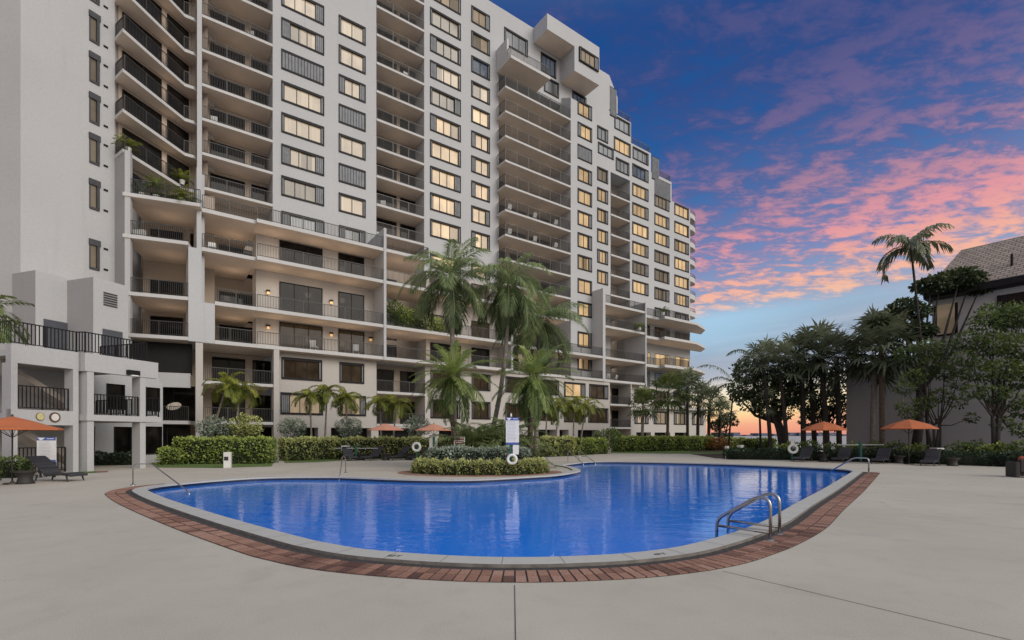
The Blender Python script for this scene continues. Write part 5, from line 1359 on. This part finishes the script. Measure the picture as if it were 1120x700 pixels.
# --- planter island on the peninsula
ic = (-1.45, 22.35)
def arc(rx, ry, a0, a1, n=14): return [(ic[0] + rx * math.cos(R(a0 + (a1 - a0) * k / n)), ic[1] + ry * math.sin(R(a0 + (a1 - a0) * k / n))) for k in range(n + 1)]
mb = MB(); A = arc(3.75, 2.45, -200, 20, 40); B = arc(3.15, 1.9, -200, 20, 40)
for k in range(40): mb.hexa([(*A[k], .002), (*A[k + 1], .002), (*B[k + 1], .002), (*B[k], .002), (*A[k], .016), (*A[k + 1], .016), (*B[k + 1], .016), (*B[k], .016)], 0, skip='b', tint=rnd.uniform(.4, .75))
tag(mb.build('planter_brick_ring', M['brick']), 'red brick ring around the planter island', kind='structure')
sheet('planter_soil', arc(3.15, 1.9, 0, 360, 36)[:-1], .02, M['soil'], 'dark mulch of the planter island')
hedge('planter_hedge', arc(2.75, 1.55, -188, 8, 12), .62, .58, M['leaf_hedge_y'], 'low curved yellow green hedge on the planter island with red tips', 261, 330, .085, round_=.15)
hedge('silver_hedge', [(-3.65, 22.35), (-1.2, 22.0), (.7, 22.35)], 1.0, 1.08, M['leaf_silver'], 'silver grey clipped hedge on the planter island', 262, 330, .085)

# --- lawns
sheet('lawn', [gxy(172, 25.6), gxy(240, 25.3), gxy(297, 26.6), gxy(300, 31), gxy(165, 30)], .012, M['grass'], 'lawn strip before the clipped green hedge')
sheet('lawn', [gxy(312, 29.8), gxy(345, 30.6), gxy(374, 32.8), gxy(374, 35), gxy(309, 34)], .012, M['grass'], 'lawn strip before the long hedge')
sheet('lawn', [gxy(566, 35.6), gxy(650, 42.5), gxy(650, 46), gxy(566, 40)], .012, M['grass'], 'lawn strip before the yellow hedge')
sheet('lawn', [gxy(668, 46), gxy(800, 44), gxy(800, 54), gxy(788, 57), gxy(668, 53)], .012, M['grass'], 'lawn strip under the far palms')
sheet('lawn', [gxy(85, 21.6), gxy(104, 22.0), gxy(106, 23.0), gxy(85, 22.6)], .012, M['grass'], 'small grass patch at the pavilion post')
sheet('soil_bed', [gxy(755, 50), gxy(793, 50.5), gxy(793, 56), gxy(755, 55)], .016, M['soil'], 'brown mulch bed under the croton')
sheet('brick_patch', [gxy(104, 22.0), gxy(117, 22.4), gxy(119, 23.3), gxy(106, 23.0)], .012, M['brick'], 'brick patch beside the pavilion post')
sheet('back_lawn', [(14, 47), (30, 48), (27.8, 59.5), (37, 84), (30, 84), (24, 70)], .008, M['grass'], 'grass behind the hedges towards the bay')
sheet('bed_soil', [(15, 36), (27, 27), (31, 24), (40, 30), (30, 44), (16, 44)], .008, M['soil'], 'planting bed behind the low dark hedge')

# ------------------------------------------------------------------ pool furniture
def weave(name, c):
    m, nt, b = new_mat(name); p = nt.nodes.new('ShaderNodeTexCoord').outputs['Object']
    b.inputs['Roughness'].default_value = .65
    wv = nt.nodes.new('ShaderNodeTexWave'); wv.inputs['Scale'].default_value = 18; wv.bands_direction = 'X'; nt.links.new(p, wv.inputs[0])
    w2 = nt.nodes.new('ShaderNodeTexWave'); w2.inputs['Scale'].default_value = 18; w2.bands_direction = 'Z'; nt.links.new(p, w2.inputs[0])
    f = mth(nt, 'MULTIPLY', wv.outputs['Fac'], w2.outputs['Fac'])
    nt.links.new(ramp(nt, f, [(.1, tuple(x * .6 for x in c)), (.6, tuple(x * 1.35 for x in c))]), b.inputs['Base Color']); bump(nt, b, f, .3, .01); return m
M['wicker'] = weave('dark_grey_wicker', (.045, .045, .052)); M['wicker_b'] = weave('brown_grey_wicker', (.040, .036, .034))
M['orange'] = plain('orange_canvas', (.50, .145, .055), .85, var=.08, scale=2); M['orange_pale'] = plain('faded_orange_canvas', (.78, .36, .23), .85, var=.06, scale=2); M['orange_b'] = plain('orange_cushion_fabric', (.38, .09, .045), .9, var=.1)
M['red'] = plain('red_fabric', (.42, .05, .045), .85); M['towel'] = plain('white_towel', (.62, .61, .58), .95, var=.08, scale=8)
M['steel'] = plain('brushed_steel', (.45, .44, .42), .22, 1.0, var=.08); M['pole_dark'] = plain('dark_parasol_pole', (.03, .026, .024), .4, .3)
M['green'] = plain('green_post_paint', (.012, .095, .075), .5); M['blue'] = plain('blue_sign_paint', (.055, .10, .36), .5); M['signtxt'] = plain('grey_sign_print', (.40, .41, .44), .6); M['signred'] = plain('red_sign_paint', (.24, .05, .045), .6); M['black'] = plain('black_plastic', (.012, .012, .012), .5)

def ribbon(mb, prof, w, th, mi=0):
    """profile (x,z) extruded across y with rounded thickness"""
    n = len(prof)
    for k in range(n - 1):
        (x0, z0), (x1, z1) = prof[k], prof[k + 1]
        mb.hexa([(x0, -w / 2, z0 - th), (x1, -w / 2, z1 - th), (x1, w / 2, z1 - th), (x0, w / 2, z0 - th), (x0, -w / 2, z0), (x1, -w / 2, z1), (x1, w / 2, z1), (x0, w / 2, z0)], mi, skip=('' if k in (0, n - 2) else '13'))
def make_lounger(loc, rz, label, group, back=.85):
    o = thing('sun_lounger', loc, label, 'sun lounger', group, rz)
    mb = MB(); prof = [(1.0, .27), (.85, .30), (.6, .32), (.3, .30), (.05, .28), (-.15, .30)]
    ribbon(mb, prof, .66, .09); mb.build('seat', M['wicker'], o, smooth=False, bevel=.02)
    mb = MB(); bz = back; prof = [(-.13, .30), (-.3, .30 + .22 * bz), (-.6, .30 + .52 * bz), (-.85, .30 + .72 * bz), (-.93, .30 + .74 * bz)]
    ribbon(mb, prof, .66, .07); mb.build('backrest', M['wicker'], o, bevel=.02)
    for x in (.78, -.45):
        for s_ in (-1, 1):
            mb = MB(); mb.tube([(x, s_ * .28, .24), (x + (.08 if x > 0 else -.08), s_ * .29, 0)], [.03, .022], 8); mb.build('leg', M['wicker'], o)
    mb = MB(); mb.tube([(-.62, -.26, .30 + .48 * bz), (-.75, -.26, .12), (-.75, .26, .12), (-.62, .26, .30 + .48 * bz)], .02, 6); mb.build('back_support', M['wicker'], o)
    return o
def make_table(loc, label, group):
    o = thing('wicker_table', loc, label, 'side table', group)
    mb = MB(); mb.lathe([(.0, .455), (.30, .455), (.335, .44), (.335, .41), (.29, .395), (.0, .395)], n=24); mb.build('table_top', M['wicker_b'], o, smooth=False)
    mb = MB(); mb.lathe([(.29, .395), (.22, .30), (.19, .20), (.22, .09), (.27, 0), (.0, 0)], n=24); mb.build('base', M['wicker_b'], o, smooth=True); return o
def make_parasol(loc, label, group, r=1.35, zt=2.5, zr=2.02, rz=0.2, cm='orange'):
    o = thing('parasol', loc, label, 'parasol', group, rz)
    n = 8; mb = MB(); rings = [(0, zt), (.33, zt - .13), (.66, zt - .29), (1.0, zr)]
    for k in range(n):
        a0, a1 = 2 * math.pi * k / n, 2 * math.pi * (k + 1) / n
        for (f0, z0), (f1, z1) in zip(rings[:-1], rings[1:]):
            p = [(r * f0 * math.cos(a0), r * f0 * math.sin(a0), z0), (r * f1 * math.cos(a0), r * f1 * math.sin(a0), z1), (r * f1 * math.cos(a1), r * f1 * math.sin(a1), z1), (r * f0 * math.cos(a1), r * f0 * math.sin(a1), z0)]
            mb.face(p[1:] if f0 == 0 else p)
        e0, e1 = (r * math.cos(a0), r * math.sin(a0)), (r * math.cos(a1), r * math.sin(a1))
        mb.face([(*e0, zr), (*e0, zr - .05), (*e1, zr - .05), (*e1, zr)])
    mb.build('canopy', M[cm], o)
    mb = MB(); mb.tube([(0, 0, 0), (0, 0, zt - .02)], .026, 10); mb.lathe([(0, zt + .08), (.03, zt + .05), (.035, zt - .01), (0, zt - .02)], n=10); mb.build('pole', M['pole_dark'], o)
    mb = MB()
    for k in range(n):
        a0 = 2 * math.pi * k / n; mb.tube([(0.02 * math.cos(a0), .02 * math.sin(a0), zt - .1), (r * .97 * math.cos(a0), r * .97 * math.sin(a0), zr - .02)], .009, 5); mb.tube([(0.03 * math.cos(a0), .03 * math.sin(a0), zr - .3), (r * .5 * math.cos(a0), r * .5 * math.sin(a0), zr + .16)], .008, 5)
    mb.build('ribs', M['pole_dark'], o).name = 'rib_frame'
    mb = MB(); mb.lathe([(0, .09), (.05, .09), (.06, .05), (.24, .04), (.25, 0), (0, 0)], n=20); mb.build('base', M['pole_dark'], o); return o

# left group
make_parasol((-17.4, 17.0, 0), 'orange parasol at the left edge before the stair pavilion', 'orange poolside parasols', 1.38, 2.36, 1.93)
make_lounger((-17.0, 18.2, 0), R(-8), 'dark wicker sun lounger beside the side table at the left, facing the pool', 'wicker sun loungers')
o = make_lounger((-18.1, 16.15, 0), R(-8), 'dark wicker sun lounger cut off by the left edge with a red cushion', 'wicker sun loungers')
make_table((-17.05, 17.1, 0), 'round wicker side table under the left edge parasol', 'wicker side tables')
mb = MB(); mb.box(-17.95, -17.55, 15.95, 16.3, .31, .37); c_ = mb.build('cushion', M['red'], base=(-17.75, 16.1, .31), bevel=.03); tag(c_, 'flat red cushion lying on the left edge sun lounger', 'cushion')
# centre group
for k, (u, Y, rz, lab) in enumerate(((382, 33.0, R(-58), 'dark sun lounger with towel on its back, leftmost of the centre row before the hedge'), (408, 33.4, R(-105), 'dark sun lounger facing the pool below the left centre parasol'), (436, 33.6, R(-122), 'dark sun lounger below and between the two centre parasols'), (461, 33.8, R(-122), 'dark sun lounger behind the centre rescue ring'))):
    make_lounger((*gxy(u, Y), 0), rz, lab, 'wicker sun loungers')
for k, (u, Y, lab) in enumerate(((395, 33.2, 'round wicker side table beside the towel covered centre lounger'), (422, 33.0, 'round wicker side table in the middle of the centre row'), (447, 33.6, 'round wicker side table left of the centre rescue ring'))): make_table((*gxy(u, Y), 0), lab, 'wicker side tables')
make_parasol((*gxy(422, 33.9), 0), 'pale orange parasol in the centre row, left of the two by the hedge', 'orange poolside parasols', 1.22, 2.52, 2.08, cm='orange_pale')
make_parasol((*gxy(474.5, 33.9), 0), 'pale orange parasol in the centre row, right of the two near the red sign', 'orange poolside parasols', 1.26, 2.50, 2.06, cm='orange_pale')
# right group
for k, (u, Y, rz, lab) in enumerate(((879, 31.5, R(-140), 'dark sun lounger below the right rescue ring, first of the right hand row'), (921, 30.9, R(-140), 'dark sun lounger left of the green post in the right hand row'), (964, 29.6, R(-140), 'dark sun lounger left of the right parasol pole'), (1018, 27.5, R(-140), 'dark sun lounger with raised back right of the right parasol pole'))):
    make_lounger((*gxy(u, Y), 0), rz, lab, 'wicker sun loungers')
for k, (u, Y, lab) in enumerate(((900, 31.6, 'round wicker side table under the left of the right hand parasols'), (983, 29.6, 'round wicker side table at the foot of the right parasol'), (1042, 27.0, 'round wicker side table right of the raised lounger'))): make_table((*gxy(u, Y), 0), lab, 'wicker side tables')
make_parasol((*gxy(901, 31.0), 0), 'orange parasol on the right before the dark fan palm cluster', 'orange poolside parasols', 1.24, 2.58, 2.05)
make_parasol((*gxy(994, 28.6), 0), 'orange parasol on the right before the grey wall and small tree', 'orange poolside parasols', 1.34, 2.64, 2.10)
# towels
x, y = gxy(378.5, 33.75); mb = MB(); mb.box(x - .25, x + .2, y - .28, y + .28, .90, .98); mb.box(x - .25, x - .2, y - .28, y + .28, .62, .90); tag(mb.build('towel', M['towel'], base=(x, y, .75), bevel=.02), 'white towel over the back of the leftmost centre lounger', 'towel')
x, y = gxy(1028, 27.95); mb = MB(); mb.box(x - .18, x + .22, y - .05, y + .45, .88, .97); mb.box(x - .18, x + .22, y + .45, y + .5, .66, .97); tag(mb.build('towel', M['towel'], base=(x, y, .8), bevel=.02), 'grey white towel over the back of the raised right lounger', 'towel')
# armchair at the right edge
ac = thing('wicker_armchair', (20.75, 19.75, 0), 'dark wicker armchair with orange cushions at the right edge', 'armchair', rz=R(155))
for nm, bx in (('arm', (-.45, -.30, -.42, .42, .0, .62)), ('arm', (.30, .45, -.42, .42, .0, .62)), ('backrest', (-.30, .30, .26, .42, .22, .74)), ('seat', (-.30, .30, -.40, .26, .06, .34))):
    mb = MB(); mb.box(*bx); mb.build(nm, M['wicker_b'], ac, bevel=.035)
mb = MB(); mb.box(-.29, .29, -.42, .24, .345, .48); mb.build('seat_cushion', M['orange_b'], ac, bevel=.05)
mb = MB(); mb.hexa([(-.28, .05, .48), (.28, .05, .48), (.28, .25, .48), (-.28, .25, .48), (-.28, .16, .84), (.28, .16, .84), (.28, .30, .86), (-.28, .30, .86)]); mb.build('back_cushion', M['orange_b'], ac, bevel=.05)

# pool hand rails
def rail_thing(name, pts_list, bars, label, cat='hand rail', r=.022, plates=()):
    allp = [p for l in pts_list for p in l]; base = (allp[0][0], allp[0][1], 0.0)
    o = thing(name, base, label, cat, world_base=True)
    for l in pts_list:
        mb = MB(); mb.tube(rounded(l), r, 10); mb.build('rail', M['steel'], o, smooth=True)
    for l in bars:
        mb = MB(); mb.tube(l, r * .9, 8); mb.build('cross_bar', M['steel'], o, smooth=True)
    for x, y in plates:
        mb = MB(); mb.lathe([(0, .03), (.05, .03), (.075, .012), (.08, 0)], (x, y, .0), 14); mb.build('base_plate', M['steel'], o)
    return o
def rounded(l, r=.14, n=6):
    P = [Vector(p) for p in l]; o = [P[0]]
    for k in range(1, len(P) - 1):
        a = P[k] + (P[k - 1] - P[k]).normalized() * min(r, (P[k - 1] - P[k]).length * .45); b = P[k] + (P[k + 1] - P[k]).normalized() * min(r, (P[k + 1] - P[k]).length * .45)
        for j in range(n + 1):
            t = j / n; o.append(a * (1 - t) ** 2 + P[k] * 2 * t * (1 - t) + b * t * t)
    o.append(P[-1]); return [tuple(p) for p in o]
f0, r0_ = (4.16, 7.86), (4.57, 8.34); f1, r1_ = (3.56, 8.49), (3.97, 8.97)
def lad(a, b): 
    k = lambda t, z: (a[0] + (b[0] - a[0]) * t, a[1] + (b[1] - a[1]) * t, z)
    return [k(0, .0), k(0, .66), k(.22, .70), k(1.0, .24), k(1.0, -.5)]
rail_thing('pool_ladder', [lad(f0, f1), lad(r0_, r1_)], [[(f0[0], f0[1], .13), (f1[0], f1[1], .13)], [(r0_[0], r0_[1], .13), (r1_[0], r1_[1], .13)]], 'polished steel pool ladder with paired rails at the near right pool edge', 'pool ladder', .026, (f0, r0_))
rail_thing('pool_handrail', [[(-12.85, 16.55, 0), (-12.85, 16.55, .72), (-12.3, 16.65, .73), (-9.75, 14.75, -.02), (-9.75, 14.75, -.2)]], [], 'slanting steel entry handrail at the left tip of the pool', plates=((-12.85, 16.55),), r=.021)
rail_thing('pool_handrail', [[(-7.45, 21.85, 0), (-7.45, 21.85, .74), (-7.5, 21.6, .76), (-6.75, 19.0, -.2)]], [], 'short steel handrail at the far pool edge left of the planter', plates=((-7.45, 21.85),), r=.022)
rail_thing('pool_handrail', [[(3.55, 31.0, 0), (3.55, 31.0, .72), (4.3, 29.4, .0), (4.3, 29.4, -.3)], [(4.3, 31.4, 0), (4.3, 31.4, .74), (5.1, 29.8, .0), (5.1, 29.8, -.3)]], [[(3.9, 30.25, .38), (4.65, 30.65, .38)]], 'pair of thin steel stair rails at the far pool edge right of the planter', r=.02)
rail_thing('pool_handrail', [[(16.15, 22.1, 0), (16.15, 22.1, .66), (15.75, 22.5, .66), (15.05, 23.4, -.15)]], [], 'steel handrail at the right corner of the pool', plates=((16.15, 22.1),), r=.03)

# signs and rescue rings
def ring(c, ax, label, r1=.27, r2=.075):
    mb = MB(); mb.torus(c, ax, r1, r2, 28, 10, mfun=lambda j: 0); o = mb.build('rescue_ring', [M['white'], M['signtxt']], base=tuple(c), smooth=True); return tag(o, label, 'rescue ring', 'white rescue rings')
sg = thing('rules_sign', (.02, 20.85, 0), 'tall white pool rules board with blue bands on a post in the planter', 'sign')
def board(o, w, z0, z1, y=0, hdr=.13, ftr=.09, lines=14, x0=0):
    mb = MB(); mb.box(x0 - w / 2, x0 + w / 2, y - .015, y + .015, z0, z1); mb.build('board', M['white'], o)
    mb = MB(); mb.box(x0 - w / 2, x0 + w / 2, y - .019, y - .016, z1 - hdr, z1); mb.build('blue_band', M['blue'], o)
    mb = MB(); mb.box(x0 - w / 2, x0 + w / 2, y - .019, y - .016, z0, z0 + ftr); mb.build('blue_band', M['blue'], o)
    mb = MB()
    mb.face([(x0 - w * .46, y - .021, z1 - .02), (x0 - w * .06, y - .021, z1 - .02), (x0 - w * .22, y - .021, z1 - hdr + .01), (x0 - w * .32, y - .021, z1 - hdr + .01)][::-1]); mb.face([(x0 + w * .02, y - .021, z1 - .05), (x0 + w * .40, y - .021, z1 - .05), (x0 + w * .40, y - .021, z1 - .075), (x0 + w * .02, y - .021, z1 - .075)][::-1])
    mb.build('header_mark', M['white'], o)
    mb = MB(); g = random.Random(3)
    for k in range(lines):
        zz = z1 - hdr - .06 - (z1 - z0 - hdr - ftr - .1) * k / lines; mb.face([(x0 - w * .40, y - .017, zz), (x0 + w * g.uniform(.15, .40), y - .017, zz), (x0 + w * .2, y - .017, zz + .012), (x0 - w * .40, y - .017, zz + .012)])
    mb.build('print_lines', M['signtxt'], o)
mb = MB(); mb.box(-.10, -.02, .02, .10, 0, 2.5); mb.build('post', M['green'], sg)
board(sg, .56, 1.30, 2.46)
mb = MB(); mb.box(.02, .27, -.015, .015, .88, 1.28); mb.build('small_plate', M['white'], sg)
mb = MB(); mb.lathe([(0, 2.64), (.035, 2.62), (.04, 2.5), (0, 2.5)], (-.06, .06, 0), 10); mb.build('post_cap', M['white'], sg)
ring((.0, 20.70, .68), (.1, 1, 0), 'white rescue ring hanging on the pool rules sign post in the planter', .18, .06)
s2 = thing('rules_sign', (*gxy(51, 19.6), 0), 'white pool rules board with blue bands before the stair pavilion rail', 'sign', rz=R(8))
board(s2, .68, .62, 1.62, lines=12)
for sx in (-.25, .25): mb = MB(); mb.box(sx - .03, sx + .03, .02, .07, 0, 1.5); mb.build('post', M['pole_dark'], s2)
s3 = thing('warning_sign', (*gxy(502.5, 24.0), 0), 'small white sign with two dark red panels on a green post', 'sign')
mb = MB(); mb.box(-.03, .03, .02, .08, 0, 1.5); mb.build('post', M['green'], s3)
mb = MB(); mb.box(-.27, .27, -.015, .015, 1.22, 1.62); mb.build('board', M['white'], s3)
mb = MB(); mb.box(-.22, .22, -.02, -.016, 1.46, 1.59); mb.box(-.22, .22, -.02, -.016, 1.26, 1.41); mb.build('red_panel', M['signred'], s3)
mb = MB()
for x0, z in ((-.18, 1.51), (-.18, 1.32)):
    for k in range(4): mb.box(x0 + k * .095, x0 + k * .095 + .06, -.024, -.021, z, z + .045)
mb.build('white_marks', M['white'], s3)
# rescue posts
def station(u, Y, zr, label, rlabel, plate):
    o = thing('rescue_post', (*gxy(u, Y), 0), label, 'post')
    mb = MB(); mb.box(-.04, .04, -.0, .08, 0, zr + .35); mb.build('post', M['green'], o)
    if plate: mb = MB(); mb.box(-.10, .14, -.03, -.005, zr + .22, zr + .62); mb.build('plate', M['white'], o)
    x, y = gxy(u, Y); ring((x, y - .09, zr), (.15, 1, 0), rlabel, .25, .085); return o
station(455.8, 32.6, .92, 'thin post carrying the centre rescue ring', 'white rescue ring with dark centre before the long hedge', False)
station(866.5, 32.3, .80, 'post with small white plate carrying the right rescue ring', 'white rescue ring at the head of the right hand loungers', True)
for u, Y, h_, lab in ((389.3, 33.6, 1.0, 'short green post behind the leftmost centre lounger'), (941, 31.3, 1.28, 'short green post in the right hand lounger row')):
    o = thing('green_post', (*gxy(u, Y), 0), lab, 'post', 'green posts'); mb = MB(); mb.lathe([(.09, 0), (.09, h_ - .03), (.07, h_), (0, h_)], n=14); mb.build('shaft', M['green'], o, smooth=False); mb = MB(); mb.box(-1.5, 1.5, -.02, .02, h_ - .22, h_ - .17); mb.build('hose_bar', M['signtxt'], o)
o = thing('shower_column', (*gxy(474, 32.4), 0), 'white column shower with green strip in front of the right centre parasol', 'shower')
mb = MB(); mb.box(-.26, .26, -.1, .1, 0, 1.75); mb.build('panel', M['white_dim'], o, bevel=.02); mb = MB(); mb.box(-.02, .12, -.125, -.102, .3, 1.6); mb.build('green_strip', M['green'], o); mb = MB(); mb.tube([(.05, -.13, 1.5), (.05, -.25, 1.55)], .02, 8); mb.build('spout', M['steel'], o)
# bollard lights
def bollard(u, Y, h_, sq, label):
    o = thing('bollard_light', (*gxy(u, Y), 0), label, 'bollard light', 'white bollard lights', rz=R(20) if sq else 0)
    if sq:
        mb = MB(); mb.box(-.17, .17, -.17, .17, 0, h_); mb.build('body', M['white_dim'], o, bevel=.02); mb = MB(); mb.box(-.13, .06, -.185, -.172, h_ * .48, h_ * .72); mb.box(-.185, -.172, -.12, .12, h_ * .48, h_ * .72); mb.build('lamp_window', M['black'], o)
    else:
        mb = MB(); mb.lathe([(.13, 0), (.13, h_ * .62), (.10, h_ * .64), (.10, h_ * .8), (.15, h_ * .82), (.15, h_), (0, h_)], n=16); mb.build('body', M['white_dim'], o); mb = MB(); mb.lathe([(.115, h_ * .65), (.115, h_ * .79)], n=16); mb.build('lamp_window', M['black'], o)
bollard(249, 25.4, .82, True, 'white square bollard light on the lawn before the clipped green hedge')
bollard(643.5, 43.5, .82, False, 'round white bollard light at the end of the yellow hedge')
bollard(795, 35.0, .92, False, 'round white bollard light at the left end of the low dark hedge')
bollard(810, 35.6, .98, True, 'square white bollard light behind the low dark hedge')

# ------------------------------------------------------------------ things standing on balconies
dz = 2.76; xy = lb(LBL * .72, .9)
d = thing('satellite_dish', (*xy, dz), 'cream satellite dish on a tripod on the low left balcony', 'satellite dish', rz=R(-20))
mb = MB()
for k in range(3):
    th = k * 2.09; mb.tube([(0, 0, .75), (.35 * math.cos(th), .35 * math.sin(th), 0)], .018, 6)
mb.tube([(0, 0, .6), (0, 0, 1.05)], .025, 8); mb.build('tripod', M['pole_dark'], d)
mb = MB(); c0 = Vector((0, -.05, 1.1)); ax = Vector((.25, -.55, .65)).normalized(); a_ = ax.cross(Vector((1, 0, 0))).normalized(); b_ = ax.cross(a_)
rings = [[tuple(c0 + (b_ * math.cos(t * math.pi / 12) * 1.15 + a_ * math.sin(t * math.pi / 12)) * r_ + ax * (.25 * r_ * r_ - .08)) for t in range(24)] for r_ in (.02, .25, .44)]
for A, B in zip(rings[:-1], rings[1:]):
    for k in range(24): mb.face([A[k], B[k], B[(k + 1) % 24], A[(k + 1) % 24]])
M['cream'] = plain('cream_dish', (.55, .47, .38), .5); mb.build('dish', M['cream'], d)
mb = MB(); mb.tube([tuple(c0 - ax * .08 + a_ * -.42), tuple(c0 + ax * .42)], .012, 6); mb.box(-.02, .02, -.02, .02, 0, .01); mb.build('feed_arm', M['pole_dark'], d)
def potted(loc, label, sd, L=.8, n=12, lm='leaf_small', e=(80, 10), up_=.45):
    o = thing('potted_plant', loc, label, 'potted plant', 'plants on the balconies'); mb = MB(); mb.lathe([(.15, 0), (.21, .36), (.19, .36), (0, .34)], n=14); mb.build('pot', M['white_dim'], o)
    V, F, T = pinnate_crown(sd, n, L, .32, 16, e[0], e[1], 1.0, .3, .022); V = V + np.array([0, 0, up_]); mesh_np('foliage', V, F, M[lm], tint=T, parent=o); return o
z0_ = UP[0]
potted((-27.2, 34.6, z0_), 'yellowish potted palm at the left corner of the lowest zigzag balcony', 301, .9, 14)
potted((-26.35, 39.0, z0_), 'golden potted palm beside the pier on the lowest zigzag balcony', 302, 1.1, 18)
potted((*lb(LBL * .45, .5), 18.6), 'climbing plant with pale leaves on the planted left terrace', 303, 1.0, 16, 'leaf_hedge', (85, 0), 1.0)
potted((*lb(LBL * .88, .55), 18.6), 'bright green grassy bush at the right end of the planted left terrace', 304, 1.2, 34, 'leaf_small', (85, 5), .4)
potted((*lb(LBL * .22, .5), 18.6), 'bare greyish plant on the planted left terrace', 305, .9, 10, 'leaf_silver', (85, 20), .5)
# lush planting on the central terrace
for k, (u, dz_, r_, lm, lab) in enumerate(((431, 1.6, .95, 'leaf_tree', 'tall glossy leaved plant beside the white fin on the central terrace'), (441, 1.3, .9, 'leaf_hedge', 'bright leafy plant second from the white fin on the central terrace'), (452, 1.2, .9, 'leaf_tree', 'dark leafy plant in the middle of the planted central terrace'), (464, .9, .8, 'leaf_hedge_y', 'yellowish spreading plant behind the tallest coconut palm on the terrace'), (476, .8, .8, 'leaf_hedge', 'low leafy plant left of the tallest coconut trunk on the terrace'))):
    q = MF.P(S(u, 43.0), 43.0, 11.7); shrub('terrace_plant', q, [(0, 0, dz_, r_), (.3, .1, dz_ * .5, r_ * .8), (-.3, -.1, dz_ * .7, r_ * .7)], M[lm], lab, 310 + k, 330, .17, 'plants on the central terrace', 'terrace plant')
potted((*MF.P(S(725.5, 43.2), 43.2)[:2], 18.6), 'potted palm on the top terrace at the far end of the tower', 330, 1.1, 14, 'leaf_fan_lit')
potted((*MF.P(S(699.5, 42.9), 42.9)[:2], 15.7), 'round potted bush on the far terrace below the roof terrace', 331, .9, 18, 'leaf_hedge')
# white patio chairs
def pchair(loc, rz, label):
    o = thing('patio_chair', loc, label, 'chair', 'white chairs on the balconies', rz)
    mb = MB(); mb.box(-.25, .25, -.25, .25, .40, .45); mb.build('seat', M['white'], o); mb = MB(); mb.hexa([(-.25, .22, .45), (.25, .22, .45), (.25, .26, .45), (-.25, .26, .45), (-.25, .32, .92), (.25, .32, .92), (.25, .36, .92), (-.25, .36, .92)]); mb.build('backrest', M['white'], o)
    for sx in (-1, 1):
        for sy in (-1, 1): mb = MB(); mb.tube([(sx * .22, sy * .22, .4), (sx * .24, sy * .25, 0)], .02, 6); mb.build('leg', M['white'], o)
    return o
fl_n = {27.3: 'third', 30.1: 'fourth', 24.5: 'second'}
for f, nm in ((27.3, 'upper'), (24.5, 'lower')):
    for s_, w_ in ((32.6, 'left end'), (36.3, 'middle'), (39.6, 'right end')):
        pchair((*MF.P(s_, 45.9)[:2], f), R(36 + 180), f'white patio chair at the {w_} of the {nm} furnished projecting balcony')
pchair((*MF.P(S(232, 43.8), 43.9)[:2], 15.7), R(30), 'round backed white chair on the second bay terrace by the pier')
pchair((*MF.P(S(390, 43.2), 43.4)[:2], 8.8), R(200), 'pale patio chair on the lowest central terrace before the right door')
pchair((*MF.P(S(345, 43.2), 43.6)[:2], 8.8), R(180), 'pale patio chair on the lowest central terrace before the wide door')
mb = MB(); q = lb(LBL * .16, .5); mb.box(q[0] - .5, q[0] + .5, q[1] - .15, q[1] + .15, 15.71, 16.3); tag(mb.build('planter_box', M['white_dim'], base=(q[0], q[1], 15.71), bevel=.03), 'white slatted planter box on the left terrace', 'planter box')

# tidy helper properties
for o in bpy.data.objects:
    if '_base' in o: del o['_base']

# warm lamps added under the balcony ceilings, inferred from soffit glow; fittings unseen
def lamp(p, watt):
    l = bpy.data.lights.new('ceiling_lamp', 'POINT'); l.energy = watt; l.color = (1.0, .76, .55); l.shadow_soft_size = .25
    o = bpy.data.objects.new('ceiling_lamp', l); COL.objects.link(o); o.location = p
for f, hh in ((8.8, 2.9), (11.7, 4.0), (15.7, 2.9)):
    for a_ in (s281 + 1.6, s281 + 4.6, s281 + 7.6): lamp(MF.P(a_, 43.9, f + hh - 1.5), 12)
    for a_ in (s421 + 1.8, s421 + 5.5, s421 + 9): lamp(MF.P(a_, 43.9, f + hh - 1.5), 10)
    lamp(MF.P(s220 + 2.5, 46.5, f + hh - 1.4), 12); lamp(MF.P(48.3, 46.8, f + hh - 1.4), 8); lamp(MF.P(39, 45.6, f + hh - 1.4), 9); lamp(lb(LBL * .55, 2.6) + (f + hh - 1.4,), 9)
lamp(MF.P(S(262, 46), 45.5, 4.5), 4)
for k in range(8):
    lamp((-27.3, 38.4, UP[k] + 1.5), 3.5); lamp(MF.P(recA[0] + 2.6, 48.3, UP[k] + 1.75), 3.0)
for k in range(9): lamp(MF.P(recB[0] + 2.6, 48.3, UP[k] + 1.6), 2.0)
for k in range(7):
    lamp(MF.P(34.5, 47.6, UP[k] + 1.6), 2.5); lamp(MF.P(39, 47.6, UP[k] + 1.6), 2.5)

for (s_, D_, f, rz, lab) in ((recA[0] + 1.0, 48.2, UP[2] + .25, 200, 'white patio chair in the balcony stack right of the zigzag balconies, low down'), (recA[0] + 3.9, 48.0, UP[5] + .25, 170, 'white patio chair high in the balcony stack right of the zigzag balconies'),
                          (recB[0] + 1.2, 48.2, UP[1] + .12, 190, 'white patio chair near the bottom of the second balcony stack'), (recB[0] + 3.4, 48.1, UP[6] + .12, 220, 'white patio chair near the top of the second balcony stack'), (47.6, 44.6, 8.8, 200, 'white patio chair on the lowest terrace beside the right fin wall'), (49.2, 44.8, 8.8, 230, 'second white patio chair on the lowest terrace beside the right fin wall')):
    c_ = pchair((*MF.P(s_, D_)[:2], f), R(rz), lab)
